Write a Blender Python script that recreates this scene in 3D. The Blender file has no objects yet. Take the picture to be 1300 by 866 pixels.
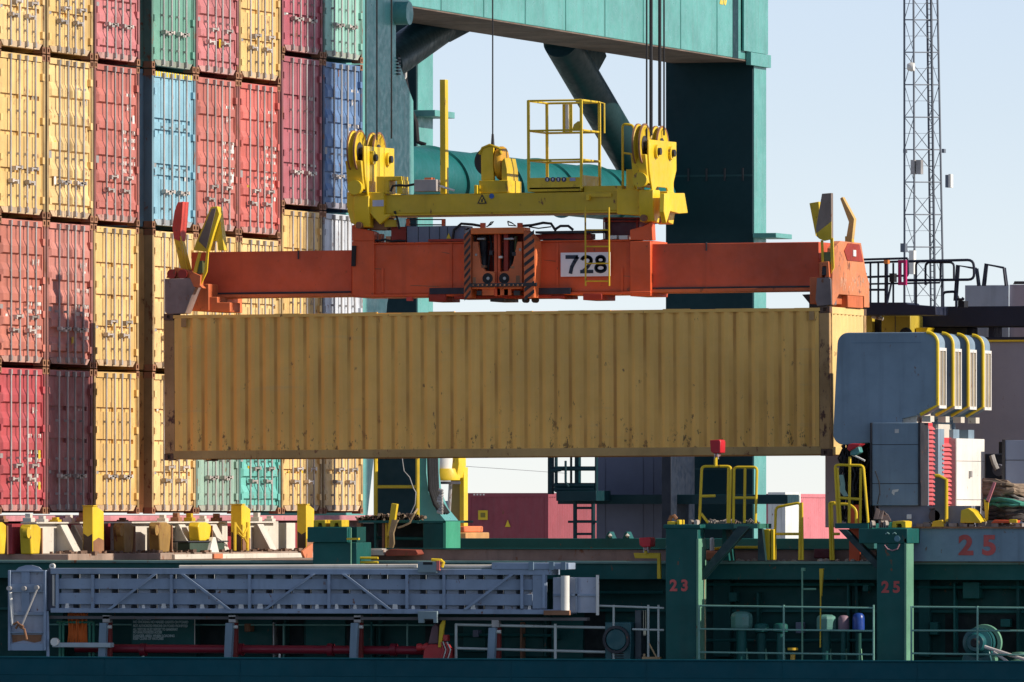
import bpy, bmesh, math, random
from mathutils import Vector, Matrix
random.seed(7)
SC = bpy.context.scene
COL = SC.collection
PI = math.pi
# ------------------------------------------------------------------ camera frame
# World: x runs along the ship (to the right), y runs inboard (away), z is up, water at z = 0.
F, TH, ZC = 12500.0, math.radians(17.2), 5.0
CT, ST = math.cos(TH), math.sin(TH)
_Y0 = F/71.9; _X0 = (208.5-650)/F*_Y0
CX, CY = -(_X0*CT-_Y0*ST), -(_X0*ST+_Y0*CT)
def P(px, py, b):                       # photograph point -> world, on the upright plane y = b
    k = (px-650)/F
    t = (b-CY)/(CT+ST*k)
    return Vector((CX+t*(-ST+CT*k), b, ZC+t*(650-py)/F))
def PA(px, py, a):                      # the same, on the upright plane x = a
    k = (px-650)/F
    t = (a-CX)/(-ST+CT*k)
    return Vector((a, CY+t*(CT+ST*k), ZC+t*(650-py)/F))
def proj(p):
    dx, dy = p[0]-CX, p[1]-CY
    X, Y = dx*CT+dy*ST, -dx*ST+dy*CT
    return 650+F*X/Y, 650-F*(p[2]-ZC)/Y
# ------------------------------------------------------------------ materials
MATS = {}
def nd(nt, t, **kw):
    n = nt.nodes.new(t)
    for k, v in kw.items():
        if k in n.inputs: n.inputs[k].default_value = v
        else: setattr(n, k, v)
    return n
RUST = (.17, .065, .028, 1)
def paint(name, col, rough=.5, var=.22, rust=.0, streak=.25, metal=0., bump=.0, chalk=.0, rustcol=RUST, scale=1., dirt=None, spec=.4):
    if name in MATS: return MATS[name]
    m = bpy.data.materials.new(name); m.use_nodes = True
    nt = m.node_tree; L = nt.links.new
    bs = nt.nodes['Principled BSDF']
    tc = nd(nt, 'ShaderNodeTexCoord'); oi = nd(nt, 'ShaderNodeObjectInfo')
    rv = nd(nt, 'ShaderNodeVectorMath', operation='SCALE'); rv.inputs[0].default_value = (37., 19., 53.)
    L(oi.outputs['Random'], rv.inputs['Scale'])
    ad = nd(nt, 'ShaderNodeVectorMath', operation='ADD'); L(tc.outputs['Object'], ad.inputs[0]); L(rv.outputs[0], ad.inputs[1])
    vec = ad.outputs[0]
    def noise(sc, det=5., ro=.6, mp=None):
        n = nd(nt, 'ShaderNodeTexNoise'); n.inputs['Scale'].default_value = sc*scale
        n.inputs['Detail'].default_value = det; n.inputs['Roughness'].default_value = ro
        if mp:
            g = nd(nt, 'ShaderNodeMapping'); g.inputs['Scale'].default_value = mp; L(vec, g.inputs[0]); L(g.outputs[0], n.inputs['Vector'])
        else: L(vec, n.inputs['Vector'])
        return n.outputs['Fac']
    def ramp(s, a, b, hi=1.):
        r = nd(nt, 'ShaderNodeMapRange'); r.inputs['From Min'].default_value = a; r.inputs['From Max'].default_value = b
        r.inputs['To Max'].default_value = hi; r.interpolation_type = 'SMOOTHSTEP'; L(s, r.inputs['Value']); return r.outputs[0]
    def mix(fac, A, B):
        x = nd(nt, 'ShaderNodeMix', data_type='RGBA'); L(fac, x.inputs[0])
        for s, i in ((A, 6), (B, 7)):
            if isinstance(s, tuple): x.inputs[i].default_value = s
            else: L(s, x.inputs[i])
        return x.outputs[2]
    c = tuple(col)+(1,)
    dk = tuple(v*(1-var) for v in col)+(1,); lt = tuple(min(1, v*(1+var*.6)+.01*var) for v in col)+(1,)
    cur = mix(ramp(noise(.9), .32, .68), dk, lt)
    if streak:
        d = dirt or tuple(.35*v+.012 for v in col)
        cur = mix(ramp(noise(5., 4., .55, (1., 1., .06)), .5, .8, streak), cur, tuple(d)+(1,))
        cur = mix(ramp(noise(14., 6., .7), .55, .8, streak*.7), cur, tuple(d)+(1,))
    if chalk:
        cur = mix(ramp(noise(2.2, 6.), .45, .75, chalk), cur, tuple(.55*v+.3 for v in col)+(1,))
    rm = None
    if rust:
        n1 = noise(3.1, 8., .68); n2 = noise(11., 6., .7, (1., 1., .35))
        mu = nd(nt, 'ShaderNodeMath', operation='MULTIPLY'); L(n1, mu.inputs[0]); L(n2, mu.inputs[1])
        t = .36-.2*rust
        rm = ramp(mu.outputs[0], t, t+.07)
        cur = mix(rm, cur, rustcol)
    L(cur, bs.inputs['Base Color'])
    bs.inputs['Metallic'].default_value = metal; bs.inputs['Specular IOR Level'].default_value = spec
    rr = ramp(noise(6., 5.), .3, .7)
    mr = nd(nt, 'ShaderNodeMapRange'); mr.inputs['To Min'].default_value = max(.05, rough-.1); mr.inputs['To Max'].default_value = min(1, rough+.15)
    L(rr, mr.inputs['Value']); L(mr.outputs[0], bs.inputs['Roughness'])
    if bump:
        bp = nd(nt, 'ShaderNodeBump'); bp.inputs['Strength'].default_value = min(1, bump); bp.inputs['Distance'].default_value = .02
        L(noise(2.4, 4.), bp.inputs['Height']); L(bp.outputs[0], bs.inputs['Normal'])
    MATS[name] = m
    return m
# ------------------------------------------------------------------ mesh builder
class MB:
    def __init__(s): s.v = []; s.f = []
    def add(s, vs, fs):
        n = len(s.v); s.v += [tuple(v) for v in vs]; s.f += [tuple(i+n for i in f) for f in fs]; return s
    def box(s, x0, x1, y0, y1, z0, z1):
        x0, x1 = sorted((x0, x1)); y0, y1 = sorted((y0, y1)); z0, z1 = sorted((z0, z1))
        return s.add([(x0,y0,z0),(x1,y0,z0),(x1,y1,z0),(x0,y1,z0),(x0,y0,z1),(x1,y0,z1),(x1,y1,z1),(x0,y1,z1)],
                     [(0,3,2,1),(4,5,6,7),(0,1,5,4),(1,2,6,5),(2,3,7,6),(3,0,4,7)])
    def bx(s, px0, px1, py0, py1, b0, b1, T=P):      # near face given by its photograph rectangle on plane y = b0
        m = (px0+px1)/2
        p = T(px0, (py0+py1)/2, b0); q = T(px1, (py0+py1)/2, b0)
        return s.box(p.x, q.x, b0, b1, T(m, py1, b0).z, T(m, py0, b0).z)
    def ax(s, px0, px1, py0, py1, a0, a1):           # a face across the ship (plane x = a0) by its rectangle, thickness to a1
        m = (px0+px1)/2
        p = PA(px0, py0, a0); q = PA(px1, py0, a0)
        return s.box(a0, a1, p.y, q.y, PA(m, py1, a0).z, PA(m, py0, a0).z)
    def prism(s, pts, axis, lo, hi):                 # outline of (u, z) extruded along 'y' (u = x) or 'x' (u = y)
        n = len(pts)
        ar = sum(pts[i][0]*pts[(i+1) % n][1]-pts[(i+1) % n][0]*pts[i][1] for i in range(n))
        if ar < 0: pts = pts[::-1]
        lo, hi = sorted((lo, hi))
        if axis == 'y': A = [(u, lo, z) for u, z in pts]; B = [(u, hi, z) for u, z in pts]
        else: A = [(hi, u, z) for u, z in pts]; B = [(lo, u, z) for u, z in pts]
        fs = [tuple(range(n)), tuple(range(2*n-1, n-1, -1))]
        for i in range(n):
            j = (i+1) % n; fs.append((i, n+i, n+j, j))
        return s.add(A+B, fs)
    def pp(s, pts, b0, b1, T=P):                     # photograph outline on plane y = b0, thickness to b1
        q = [T(x, y, b0) for x, y in pts]
        return s.prism([(p.x, p.z) for p in q], 'y', b0, b1)
    def pa(s, pts, a0, a1):
        q = [PA(x, y, a0) for x, y in pts]
        return s.prism([(p.y, p.z) for p in q], 'x', a0, a1)
    def tube(s, p, q, r, n=8, r2=None):
        p, q = Vector(p), Vector(q); d = (q-p)
        if d.length < 1e-6: return s
        d.normalize(); u = d.orthogonal().normalized(); w = d.cross(u); r2 = r if r2 is None else r2
        A = [p+(u*math.cos(2*PI*i/n)+w*math.sin(2*PI*i/n))*r for i in range(n)]
        B = [q+(u*math.cos(2*PI*i/n)+w*math.sin(2*PI*i/n))*r2 for i in range(n)]
        fs = [tuple(range(n-1, -1, -1)), tuple(range(n, 2*n))]
        for i in range(n):
            j = (i+1) % n; fs.append((i, j, n+j, n+i))
        return s.add(A+B, fs)
    def path(s, pts, r, n=7, closed=False):
        pts = [Vector(p) for p in pts]; N = len(pts); rings = []
        up = None
        for i, p in enumerate(pts):
            a = pts[i-1] if (i or closed) else p; c = pts[(i+1) % N] if (i < N-1 or closed) else p
            d = (c-a)
            d = d.normalized() if d.length > 1e-7 else Vector((0, 0, 1))
            if up is None: up = d.orthogonal().normalized()
            up = (up-d*up.dot(d)); up = up.normalized() if up.length > 1e-4 else d.orthogonal().normalized()
            w = d.cross(up)
            rings.append([p+(up*math.cos(2*PI*k/n)+w*math.sin(2*PI*k/n))*r for k in range(n)])
        vs = [v for r_ in rings for v in r_]; fs = []
        M = N if closed else N-1
        for i in range(M):
            o, q = i*n, ((i+1) % N)*n
            for k in range(n):
                j = (k+1) % n; fs.append((o+k, o+j, q+j, q+k))
        if not closed: fs += [tuple(range(n-1, -1, -1)), tuple(range((N-1)*n, N*n))]
        return s.add(vs, fs)
    def rail(s, pts, b, r=.022, T=P, n=7):           # a bent pipe through photograph points
        return s.path([T(x, y, b) for x, y in pts], r, n)
    def lathe(s, c, prof, n=16, axis='z', ring=False):
        c = Vector(c); vs = []; fs = []; m = len(prof)
        for i in range(n):
            a = 2*PI*i/n; ca, sa = math.cos(a), math.sin(a)
            for r, h in prof:
                if axis == 'z': vs.append(c+Vector((r*ca, r*sa, h)))
                elif axis == 'x': vs.append(c+Vector((h, r*ca, r*sa)))
                else: vs.append(c+Vector((r*sa, h, r*ca)))
        for i in range(n):
            j = (i+1) % n
            for k in range(m-1): fs.append((i*m+k, j*m+k, j*m+k+1, i*m+k+1))
            if ring: fs.append((i*m+m-1, j*m+m-1, j*m, i*m))
        if ring: return s.add(vs, fs)
        if prof[0][0] > 1e-6: fs.append(tuple(i*m for i in range(n-1, -1, -1)))
        if prof[-1][0] > 1e-6: fs.append(tuple(i*m+m-1 for i in range(n)))
        return s.add(vs, fs)
    def shift(s, d):
        s.v = [(x+d[0], y+d[1], z+d[2]) for x, y, z in s.v]; return s
    def mesh(s, name, smooth=False):
        me = bpy.data.meshes.new(name); me.from_pydata(s.v, [], s.f); me.validate()
        bm = bmesh.new(); bm.from_mesh(me)
        bmesh.ops.remove_doubles(bm, verts=bm.verts, dist=1e-5)
        bmesh.ops.recalc_face_normals(bm, faces=bm.faces); bm.to_mesh(me); bm.free()
        if smooth:
            for p in me.polygons: p.use_smooth = True
            try: me.set_sharp_from_angle(angle=math.radians(38))
            except Exception: pass
        return me
def rect_corner(pts, r=8, n=4):                       # rounds the inner corners of a photograph polyline
    out = [pts[0]]
    for i in range(1, len(pts)-1):
        a, c, e = [Vector(p) for p in (pts[i-1], pts[i], pts[i+1])]
        ra = min(r, (a-c).length*.45, (e-c).length*.45)
        s, t = c+(a-c).normalized()*ra, c+(e-c).normalized()*ra
        for k in range(n+1):
            u = k/n; q = s*(1-u)**2+c*2*u*(1-u)+t*u*u; out.append((q.x, q.y))
    out.append(pts[-1]); return out
# ------------------------------------------------------------------ objects
def tag(o, label=None, cat=None, group=None, kind=None):
    if label: o['label'] = label
    if cat: o['category'] = cat
    if group: o['group'] = group
    if kind: o['kind'] = kind
    return o
def thing(name, label, cat, loc=(0, 0, 0), group=None):
    o = bpy.data.objects.new(name, None); COL.objects.link(o); o.location = loc
    o.empty_display_size = .3
    return tag(o, label, cat, group)
def put(name, mb, mat, parent=None, bev=0., smooth=True, label=None, local=False):
    me = mb.mesh(name, smooth) if isinstance(mb, MB) else mb
    o = bpy.data.objects.new(name, me); COL.objects.link(o)
    if not me.materials: me.materials.append(mat)
    if bev:
        m = o.modifiers.new('bevel', 'BEVEL'); m.width = bev; m.segments = 2; m.limit_method = 'ANGLE'; m.angle_limit = math.radians(40)
    if parent is not None:
        o.parent = parent
        if not local:
            o.matrix_parent_inverse = Matrix.Translation(-Vector(parent.location))   # meshes are built in world coordinates
    if label: o['label'] = label
    return o
def solo(name, label, cat, mb, mat, group=None, bev=0., smooth=True, kind=None):
    xs, ys, zs = zip(*mb.v); c = Vector(((min(xs)+max(xs))/2, (min(ys)+max(ys))/2, min(zs)))
    mb.shift(-c)
    o = put(name, mb, mat, None, bev, smooth); o.location = c
    return tag(o, label, cat, group, kind)
def text(name, s, mat, parent, size, origin, rot, bold=0., align='CENTER', extrude=.004, sx=1., space=1., label=None):
    cu = bpy.data.curves.new(name, 'FONT'); cu.body = s; cu.size = size; cu.align_x = align; cu.align_y = 'CENTER'
    cu.offset = bold; cu.extrude = extrude; cu.space_character = space
    t = bpy.data.objects.new(name, cu); COL.objects.link(t)
    bpy.context.view_layer.update()
    dg = bpy.context.evaluated_depsgraph_get()
    me = bpy.data.meshes.new_from_object(t.evaluated_get(dg)); bpy.data.objects.remove(t)
    M = Matrix.Translation(origin) @ rot @ Matrix.Diagonal((sx, 1, 1, 1))
    me.transform(M); me.name = name
    me.materials.clear(); me.materials.append(mat)
    return put(name, me, mat, parent, label=label)
FRONT = Matrix.Rotation(PI/2, 4, 'X')                                  # faces the water (-y)
SIDE = Matrix.Rotation(PI/2, 4, 'Z') @ Matrix.Rotation(PI/2, 4, 'X')   # faces along the ship (+x)
# ------------------------------------------------------------------ palette
M_RUST = paint('rusty_steel', (.28, .135, .07), .75, .35, .25, .3)
M_GALV = paint('galvanised', (.42, .40, .38), .45, .3, .12, .25, metal=.35)
M_BLACK = paint('black_rubber', (.012, .012, .014), .6, .3, 0, .1)
M_DARK = paint('dark_steel', (.025, .026, .032), .5, .3, .1, .2)
M_WHITE = paint('white_paint', (.72, .70, .64), .55, .1, .05, .25)
M_YEL = paint('safety_yellow', (.72, .50, .02), .42, .15, .06, .2)
M_YELD = paint('worn_yellow', (.66, .45, .02), .5, .25, .16, .4)
M_RED = paint('signal_red', (.55, .02, .03), .4, .15, 0, .1)
M_ORG = paint('spreader_orange', (.68, .105, .028), .5, .18, .05, .35)
M_ORGW = paint('worn_orange', (.60, .15, .05), .6, .25, .22, .4)
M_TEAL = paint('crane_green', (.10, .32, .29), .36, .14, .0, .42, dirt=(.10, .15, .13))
M_TEAL_SHADE = paint('crane_shade_green', (.003, .030, .038), .5, .08, .0, .1, spec=.25)  # crane green with the shade of its near faces put into the colour
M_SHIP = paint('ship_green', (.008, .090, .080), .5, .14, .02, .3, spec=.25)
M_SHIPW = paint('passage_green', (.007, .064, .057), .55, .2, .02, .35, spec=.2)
M_HULL = paint('hull_green', (.001, .068, .090), .55, .1, .0, .15, bump=.1, spec=.2)
M_BLUEG = paint('blue_grey_paint', (.205, .285, .35), .5, .16, .06, .45, spec=.3)
M_GANG = paint('gangway_grey', (.27, .34, .44), .5, .18, .10, .4, spec=.3)
M_TAN = paint('stained_deck', (.30, .22, .17), .8, .3, .2, .5)
M_CREAM = paint('cream_paint', (.60, .56, .48), .65, .12, .08, .3)
M_GLASS = paint('grey_panel', (.16, .18, .24), .5, .1, 0, .15)
M_ROPE = paint('weathered_rope', (.26, .19, .13), .95, .4, 0, .4, scale=4.)
M_ROPEG = paint('green_rope', (.05, .24, .17), .95, .4, 0, .4, scale=4.)
M_MARK = paint('faded_lettering', (.70, .66, .60), .7, .1, 0, .2)
# ------------------------------------------------------------------ stacked containers
W = 2.438
def door_mesh(w, h, kind):
    mb = MB(); t = .045
    if kind == 'ribbed':
        # horizontal swages pressed into the leaf
        z = 0.; prof = [(-.07, 0.)]
        n = 5; step = h/(n+.35); pts = [(0, 0)]
        pro = []; z = .16
        pro.append((0, 0))
        for k in range(n+1):
            zz = .10+k*step*.98
            if k == 2: pass
            pro += [(0, zz), (.055, zz+.028), (.055, zz+.15), (0, zz+.27)] if zz+.3 < h else []
        pro.append((0, h))
        vs = []; fs = []
        yy = [0, .05, .09, w-.09, w-.05, w]
        for y_i, y in enumerate(yy):
            for x, zc in pro: vs.append((x if 2 <= y_i <= 3 else 0., y, zc))
        m = len(pro)
        for a in range(len(yy)-1):
            for k in range(m-1): fs.append((a*m+k, (a+1)*m+k, (a+1)*m+k+1, a*m+k+1))
        mb.add(vs, fs)
        mb.box(-t, -.001, 0, w, 0, h)
    else:
        n = {'lined': 3, 'flat': 0, 'double': 4}[kind]
        # flat leaf in bays, with narrow pressed grooves between them
        if kind == 'double': zs = [h*.30, h*.38, h*.62, h*.70]
        else: zs = [h*(k+1)/(n+1) for k in range(n)]
        z0 = 0.
        mb.box(-t, -.03, 0, w, 0, h)
        for z in zs+[h+.03]:
            mb.box(-.0299, .015, .0, w, z0, z-.04)
            z0 = z+.04
            if z < h: mb.box(-.0299, .0149, 0, .06, z-.0399, z+.0399); mb.box(-.0299, .0149, w-.10, w, z-.0399, z+.0399)
    for zz in (.12, h*.36, h*.64, h-.2):               # hinge blades on the outer edge are added by caller
        pass
    return mb
KIT = {}
def kit(H, kind, hv):
    key = (H, kind, hv)
    if key in KIT: return KIT[key]
    k = {}
    fr = MB()
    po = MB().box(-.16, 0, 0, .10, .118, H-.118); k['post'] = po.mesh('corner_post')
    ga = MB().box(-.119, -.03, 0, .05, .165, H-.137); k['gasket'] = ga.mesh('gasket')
    fr.box(-.14, -.004, .162, W-.162, H-.135, H-.034)                                        # header
    si = MB().box(-.14, -.004, .30, W-.30, .055, .16); si.prism([(.162, .155), (.30, .155), (.30, .06)], 'x', -.14, -.006)
    si.prism([(W-.162, .155), (W-.30, .155), (W-.30, .06)], 'x', -.14, -.006); k['sill'] = si.mesh('sill')
    fr.box(-.12, -.02, .10, .145, .16, H-.135); fr.box(-.12, -.02, W-.145, W-.10, .16, H-.135)
    fr.box(-12.03, -.16, .02, W-.02, .10, H-.03)                                             # box behind the doors
    for y0, y1 in ((0, .06), (W-.06, W)):
        fr.box(-12.03, -.16, y0, y1, .02, .18); fr.box(-12.03, -.16, y0, y1, H-.08, H-.002)
    for y in (0, W-.10): fr.box(-12.19, -12.03, y, y+.10, .118, H-.118)
    for s in (0, 1):                                                                         # hinge blades
        for z in (.32, .32+(H-.8)/3, .32+2*(H-.8)/3, H-.40):
            fr.box(-.05, .022, .09 if not s else W-.20, .20 if not s else W-.09, z-.06, z+.06)
    k['frame'] = fr.mesh('frame')
    c = MB(); y1, zt, x0 = .162, .118, -.178
    c.box(x0, .004, 0, .045, 0, zt); c.box(x0, .004, y1-.045, y1, 0, zt)
    c.box(x0, .004, .045, y1-.045, 0, .028); c.box(x0, .004, .045, y1-.045, zt-.028, zt); c.box(x0, -.05, .045, y1-.045, .028, zt-.028)
    k['casting'] = c.mesh('corner_casting')
    w = W/2-.15; h = H-.135-.165
    d = door_mesh(w, h, kind).shift((-.045, 0, .163))
    k['door'] = d.mesh('door', False)
    g = MB(); g.box(-.06, -.052, 0, .05, 0, 1)
    bars = []
    bar = MB(); bar.tube((.03, 0, .07), (.03, 0, H-.06), .019, 10)
    for z in (.13, H-.10): bar.box(-.003, .05, -.035, .035, z-.045, z+.045)
    for z in (.36, H*.38, H*.64): bar.box(-.045, .032, -.028, .028, z-.02, z+.02)
    k['bar'] = bar.mesh('locking_bar', True)
    hd = MB()
    hz = .68 if hv else .62
    hd.box(.045, .075, -.03, .30, hz-.012, hz+.012); hd.box(.0, .085, -.04, .04, hz-.032, hz+.032); hd.box(-.04, .07, .25, .32, hz-.055, hz+.02)
    k['handle'] = hd.mesh('handle')
    hd = MB(); hz2 = hz if hv else .86
    hd.box(.045, .075, -.26, .03, hz2-.012, hz2+.012); hd.box(.0, .085, -.04, .04, hz2-.032, hz2+.032); hd.box(-.04, .07, -.28, -.21, hz2-.055, hz2+.02)
    k['handle2'] = hd.mesh('handle')
    KIT[key] = k
    return k
M_HANDLE = paint('worn_zinc', (.52, .47, .42), .5, .45, .2, .5, metal=.2, scale=2.)
M_PLATE = paint('tin_plate', (.30, .29, .28), .5, .1, 0, .1)
def slotted(me, name, mat, parent, label=None):
    o = bpy.data.objects.new(name, me); COL.objects.link(o); o.parent = parent
    if not me.materials: me.materials.append(mat)
    o.material_slots[0].link = 'OBJECT'; o.material_slots[0].material = mat
    if label: o['label'] = label
    return o
def mark_mesh(seed, dense):                              # rows of small painted lettering on the right-hand leaf
    r = random.Random(seed); mb = MB()
    def row(y0, z, n, hgt, wd, gap):
        y = y0
        for _ in range(n):
            if r.random() < .85:
                # a strokes-built glyph: two uprights and a bar
                mb.box(0, .003, y, y+wd*.3, z, z+hgt); 
                if r.random() < .7: mb.box(0, .003, y+wd*.68, y+wd, z, z+hgt)
                mb.box(0, .003, y+wd*.3, y+wd*.68, z+hgt*r.choice((0, .42, .8)), z+hgt*r.choice((.2, .6, 1.)))
            y += wd+gap
    row(.30, -.62, 7, .11, .07, .025); row(.52, -.82, 4, .11, .07, .025)
    if dense:
        for i in range(7): row(.22, -1.25-i*.14, 4, .07, .05, .02); row(.62, -1.25-i*.14, 5, .07, .05, .02)
    return mb.mesh('marking')
MARKS = [mark_mesh(s, d) for s, d in ((1, 0), (2, 1), (3, 1), (4, 0))]
pm = MB(); pm.box(0, .004, 0, .16, 0, .34); PLATE = pm.mesh('data_plate')
sm = MB(); sm.box(0, .004, 0, .11, 0, .15); STICK = sm.mesh('sticker')
def container(x, y, z, H, col, kind, hv, mk, label, group='containers stacked on the ship', rust=.06, yelband=False, seed=0):
    k = kit(H, kind, hv)
    root = thing('shipping_container', label, 'shipping container', (x, y, z), group)
    col = tuple(v*.88 for v in col)
    m = paint('box_%.2f_%.2f_%.2f' % col, col, .55, .2, rust, .5, chalk=.08)
    slotted(k['frame'], 'frame', m, root)
    for j, (yy, zz) in enumerate(((0, 0), (W-.162, 0), (0, H-.118), (W-.162, H-.118))):
        o = slotted(k['casting'], 'corner_casting', M_RUST, root); o.location = (0, yy, zz)
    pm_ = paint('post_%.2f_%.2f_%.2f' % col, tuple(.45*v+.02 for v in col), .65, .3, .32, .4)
    slotted(k['sill'], 'sill', paint('sill_%.2f_%.2f_%.2f' % col, tuple(.45*v+.55*d for v, d in zip(col, (.42, .33, .28))), .7, .25, .22, .5), root)
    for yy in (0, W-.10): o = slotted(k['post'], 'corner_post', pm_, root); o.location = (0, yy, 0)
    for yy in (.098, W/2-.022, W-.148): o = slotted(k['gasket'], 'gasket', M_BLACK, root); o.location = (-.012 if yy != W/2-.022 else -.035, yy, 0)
    for s in (0, 1):
        o = slotted(k['door'], 'door', m, root); o.location = (0, .148 if not s else W/2+.004, 0)
    for j, f in enumerate((.235, .42, .58, .755)):
        b = slotted(k['bar'], 'locking_bar', M_GALV, root); b.location = (0, f*W, 0)
        h = slotted(k['handle'] if j in (0, 2) else k['handle2'], 'handle', M_HANDLE, b)
    p = slotted(PLATE, 'data_plate', M_PLATE, root); p.location = (-.043, .19, .95 if H > 2.7 else .72)
    if mk is not None:
        o = slotted(MARKS[mk], 'marking', M_MARK if col[0] < .5 or mk else paint('grey_lettering', (.35, .33, .26), .7), root); o.location = (-.040 if kind != 'ribbed' else -.002, W/2+.02, H)
    rr = random.Random(seed)
    for _ in range(2):
        o = slotted(STICK, 'sticker', M_WHITE if rr.random() < .65 else M_YEL, root)
        o.location = (-.042 if kind != 'ribbed' else -.001, rr.choice((.36, .5, 1.92, 2.05, 1.3)), rr.uniform(.35, H-.7))
    if yelband:
        mb = MB()
        for i in range(14): mb.box(-.003, .001, .2+i*.15, .29+i*.15, H-.12, H-.03)
        put('hazard_band', mb, M_YEL, root, local=True)
    return root
XS = -2.13
YB = [-2.683, -.185, 2.295, 5.43, 7.90, 10.375, 12.88, 15.39]
A, B9, G = 2.591, 2.896, .022
ZB = ZC-.035
YELLOW, YEL2, YEL3 = (.79, .53, .20), (.83, .575, .245), (.77, .50, .175)
CORAL, CORAL2, CRIM, BRICK, PINK = (.60, .21, .15), (.58, .23, .18), (.50, .085, .095), (.52, .165, .13), (.55, .19, .19)
REDB, MAR, MARL, MARB = (.62, .15, .12), (.38, .13, .13), (.42, .12, .14), (.46, .11, .14)
BLUE, SKY, GREEN, SEA, AQUA, AQUA2, SILV = (.12, .22, .40), (.27, .51, .62), (.16, .37, .28), (.31, .47, .38), (.16, .52, .45), (.30, .58, .48), (.62, .66, .70)
# column -> four boxes from the bottom: (height, colour, door kind, handle variant, marking, words)
ST_ = [
 [(A, CRIM, 'ribbed', 0, 1, 'crimson ribbed-door container at the bottom left corner of the stack'),
  (A, CORAL, 'ribbed', 0, 2, 'salmon-red container with white lettering, above the crimson one at the left edge'),
  (B9, YELLOW, 'lined', 0, 0, 'tall pale yellow container with three grooves per door, left edge, second from top'),
  (A, YEL2, 'lined', 0, None, 'yellow container cut by both the top and the left edge')],
 [(A, MAR, 'lined', 1, 1, 'maroon container half in the shadow of the hanging box, bottom of the second column'),
  (A, CORAL2, 'ribbed', 1, 2, 'dusty salmon-red container on top of the shadowed maroon one'),
  (B9, YEL2, 'ribbed', 1, 0, 'tall yellow container with ribbed doors and wavy shadows, second column'),
  (A, YELLOW, 'lined', 0, None, 'yellow container at the top of the second column, next to the faded pink one')],
 [(A, YEL3, 'lined', 1, None, 'yellow container behind the tallest left yellow post, partly shadowed, third column bottom'),
  (A, YELLOW, 'lined', 0, None, 'yellow container left of the dark gap, directly under the tall brick-red one'),
  (B9, BRICK, 'ribbed', 0, 1, 'tall brick-red ribbed container left of the dark gap'),
  (A, PINK, 'ribbed', 1, None, 'faded pinkish-red container at the top, left of the dark gap')],
 [(A, YEL2, 'lined', 0, None, 'yellow container right of the dark gap, bottom row, behind the hanging box corner'),
  (A, YEL2, 'lined', 0, None, 'yellow container right of the dark gap, behind the red-tipped flipper'),
  (B9, SKY, 'double', 1, 0, 'tall light blue container with paired door grooves and a yellow band on top'),
  (A, GREEN, 'flat', 1, None, 'green container at the top, right of the dark gap')],
 [(A, SEA, 'flat', 1, None, 'pale sea-green container under the hanging box, beside the turquoise one'),
  (A, YELLOW, 'lined', 0, None, 'yellow container seen above the left orange beam under the brick-red fifth column'),
  (B9, BRICK, 'ribbed', 0, 1, 'tall brown-red ribbed container right of the light blue one'),
  (A, PINK, 'ribbed', 0, None, 'crimson-pink container at the top, right of the green one')],
 [(A, AQUA, 'ribbed', 0, None, 'bright turquoise container seen under the hanging box'),
  (A, YEL2, 'lined', 0, None, 'yellow container under the bright red one, behind the left orange beam'),
  (B9, REDB, 'ribbed', 0, 1, 'tall bright red ribbed container in the sixth column'),
  (A, YELLOW, 'lined', 0, 0, 'yellow container at the top between two reddish ones')],
 [(B9, YELLOW, 'lined', 0, None, 'half-shadowed yellow container at the bottom of the seventh column'),
  (B9, YEL3, 'lined', 0, None, 'yellow container under the plum-red one, left of the silver one'),
  (B9, MARL, 'lined', 1, 2, 'tall plum-red container with white lettering and a pale triangle, left of the blue one'),
  (A, MARB, 'lined', 1, None, 'plum-red container at the top, left of the mint green one')],
 [(B9, YEL2, 'lined', 0, None, 'yellow container at the bottom right of the stack, beside the crane leg'),
  (B9, SILV, 'flat', 1, None, 'silver-white container behind the left end of the yellow head block'),
  (B9, BLUE, 'ribbed', 1, 1, 'blue container at the right edge of the stack, the only dark blue one'),
  (A, AQUA2, 'flat', 1, None, 'mint green container at the top right of the stack, beside the crane leg')],
]
n = 0
for ci, colm in enumerate(ST_):
    z = ZB
    for ti, (H, c, kind, hv, mk, lab) in enumerate(colm):
        dx = random.uniform(-.012, .012)
        container(XS+dx, YB[ci], z, H, c, kind, hv, mk, lab, rust=random.choice((.08, .14, .2)), yelband=(c == SKY), seed=n)
        z += H+G; n += 1
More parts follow.
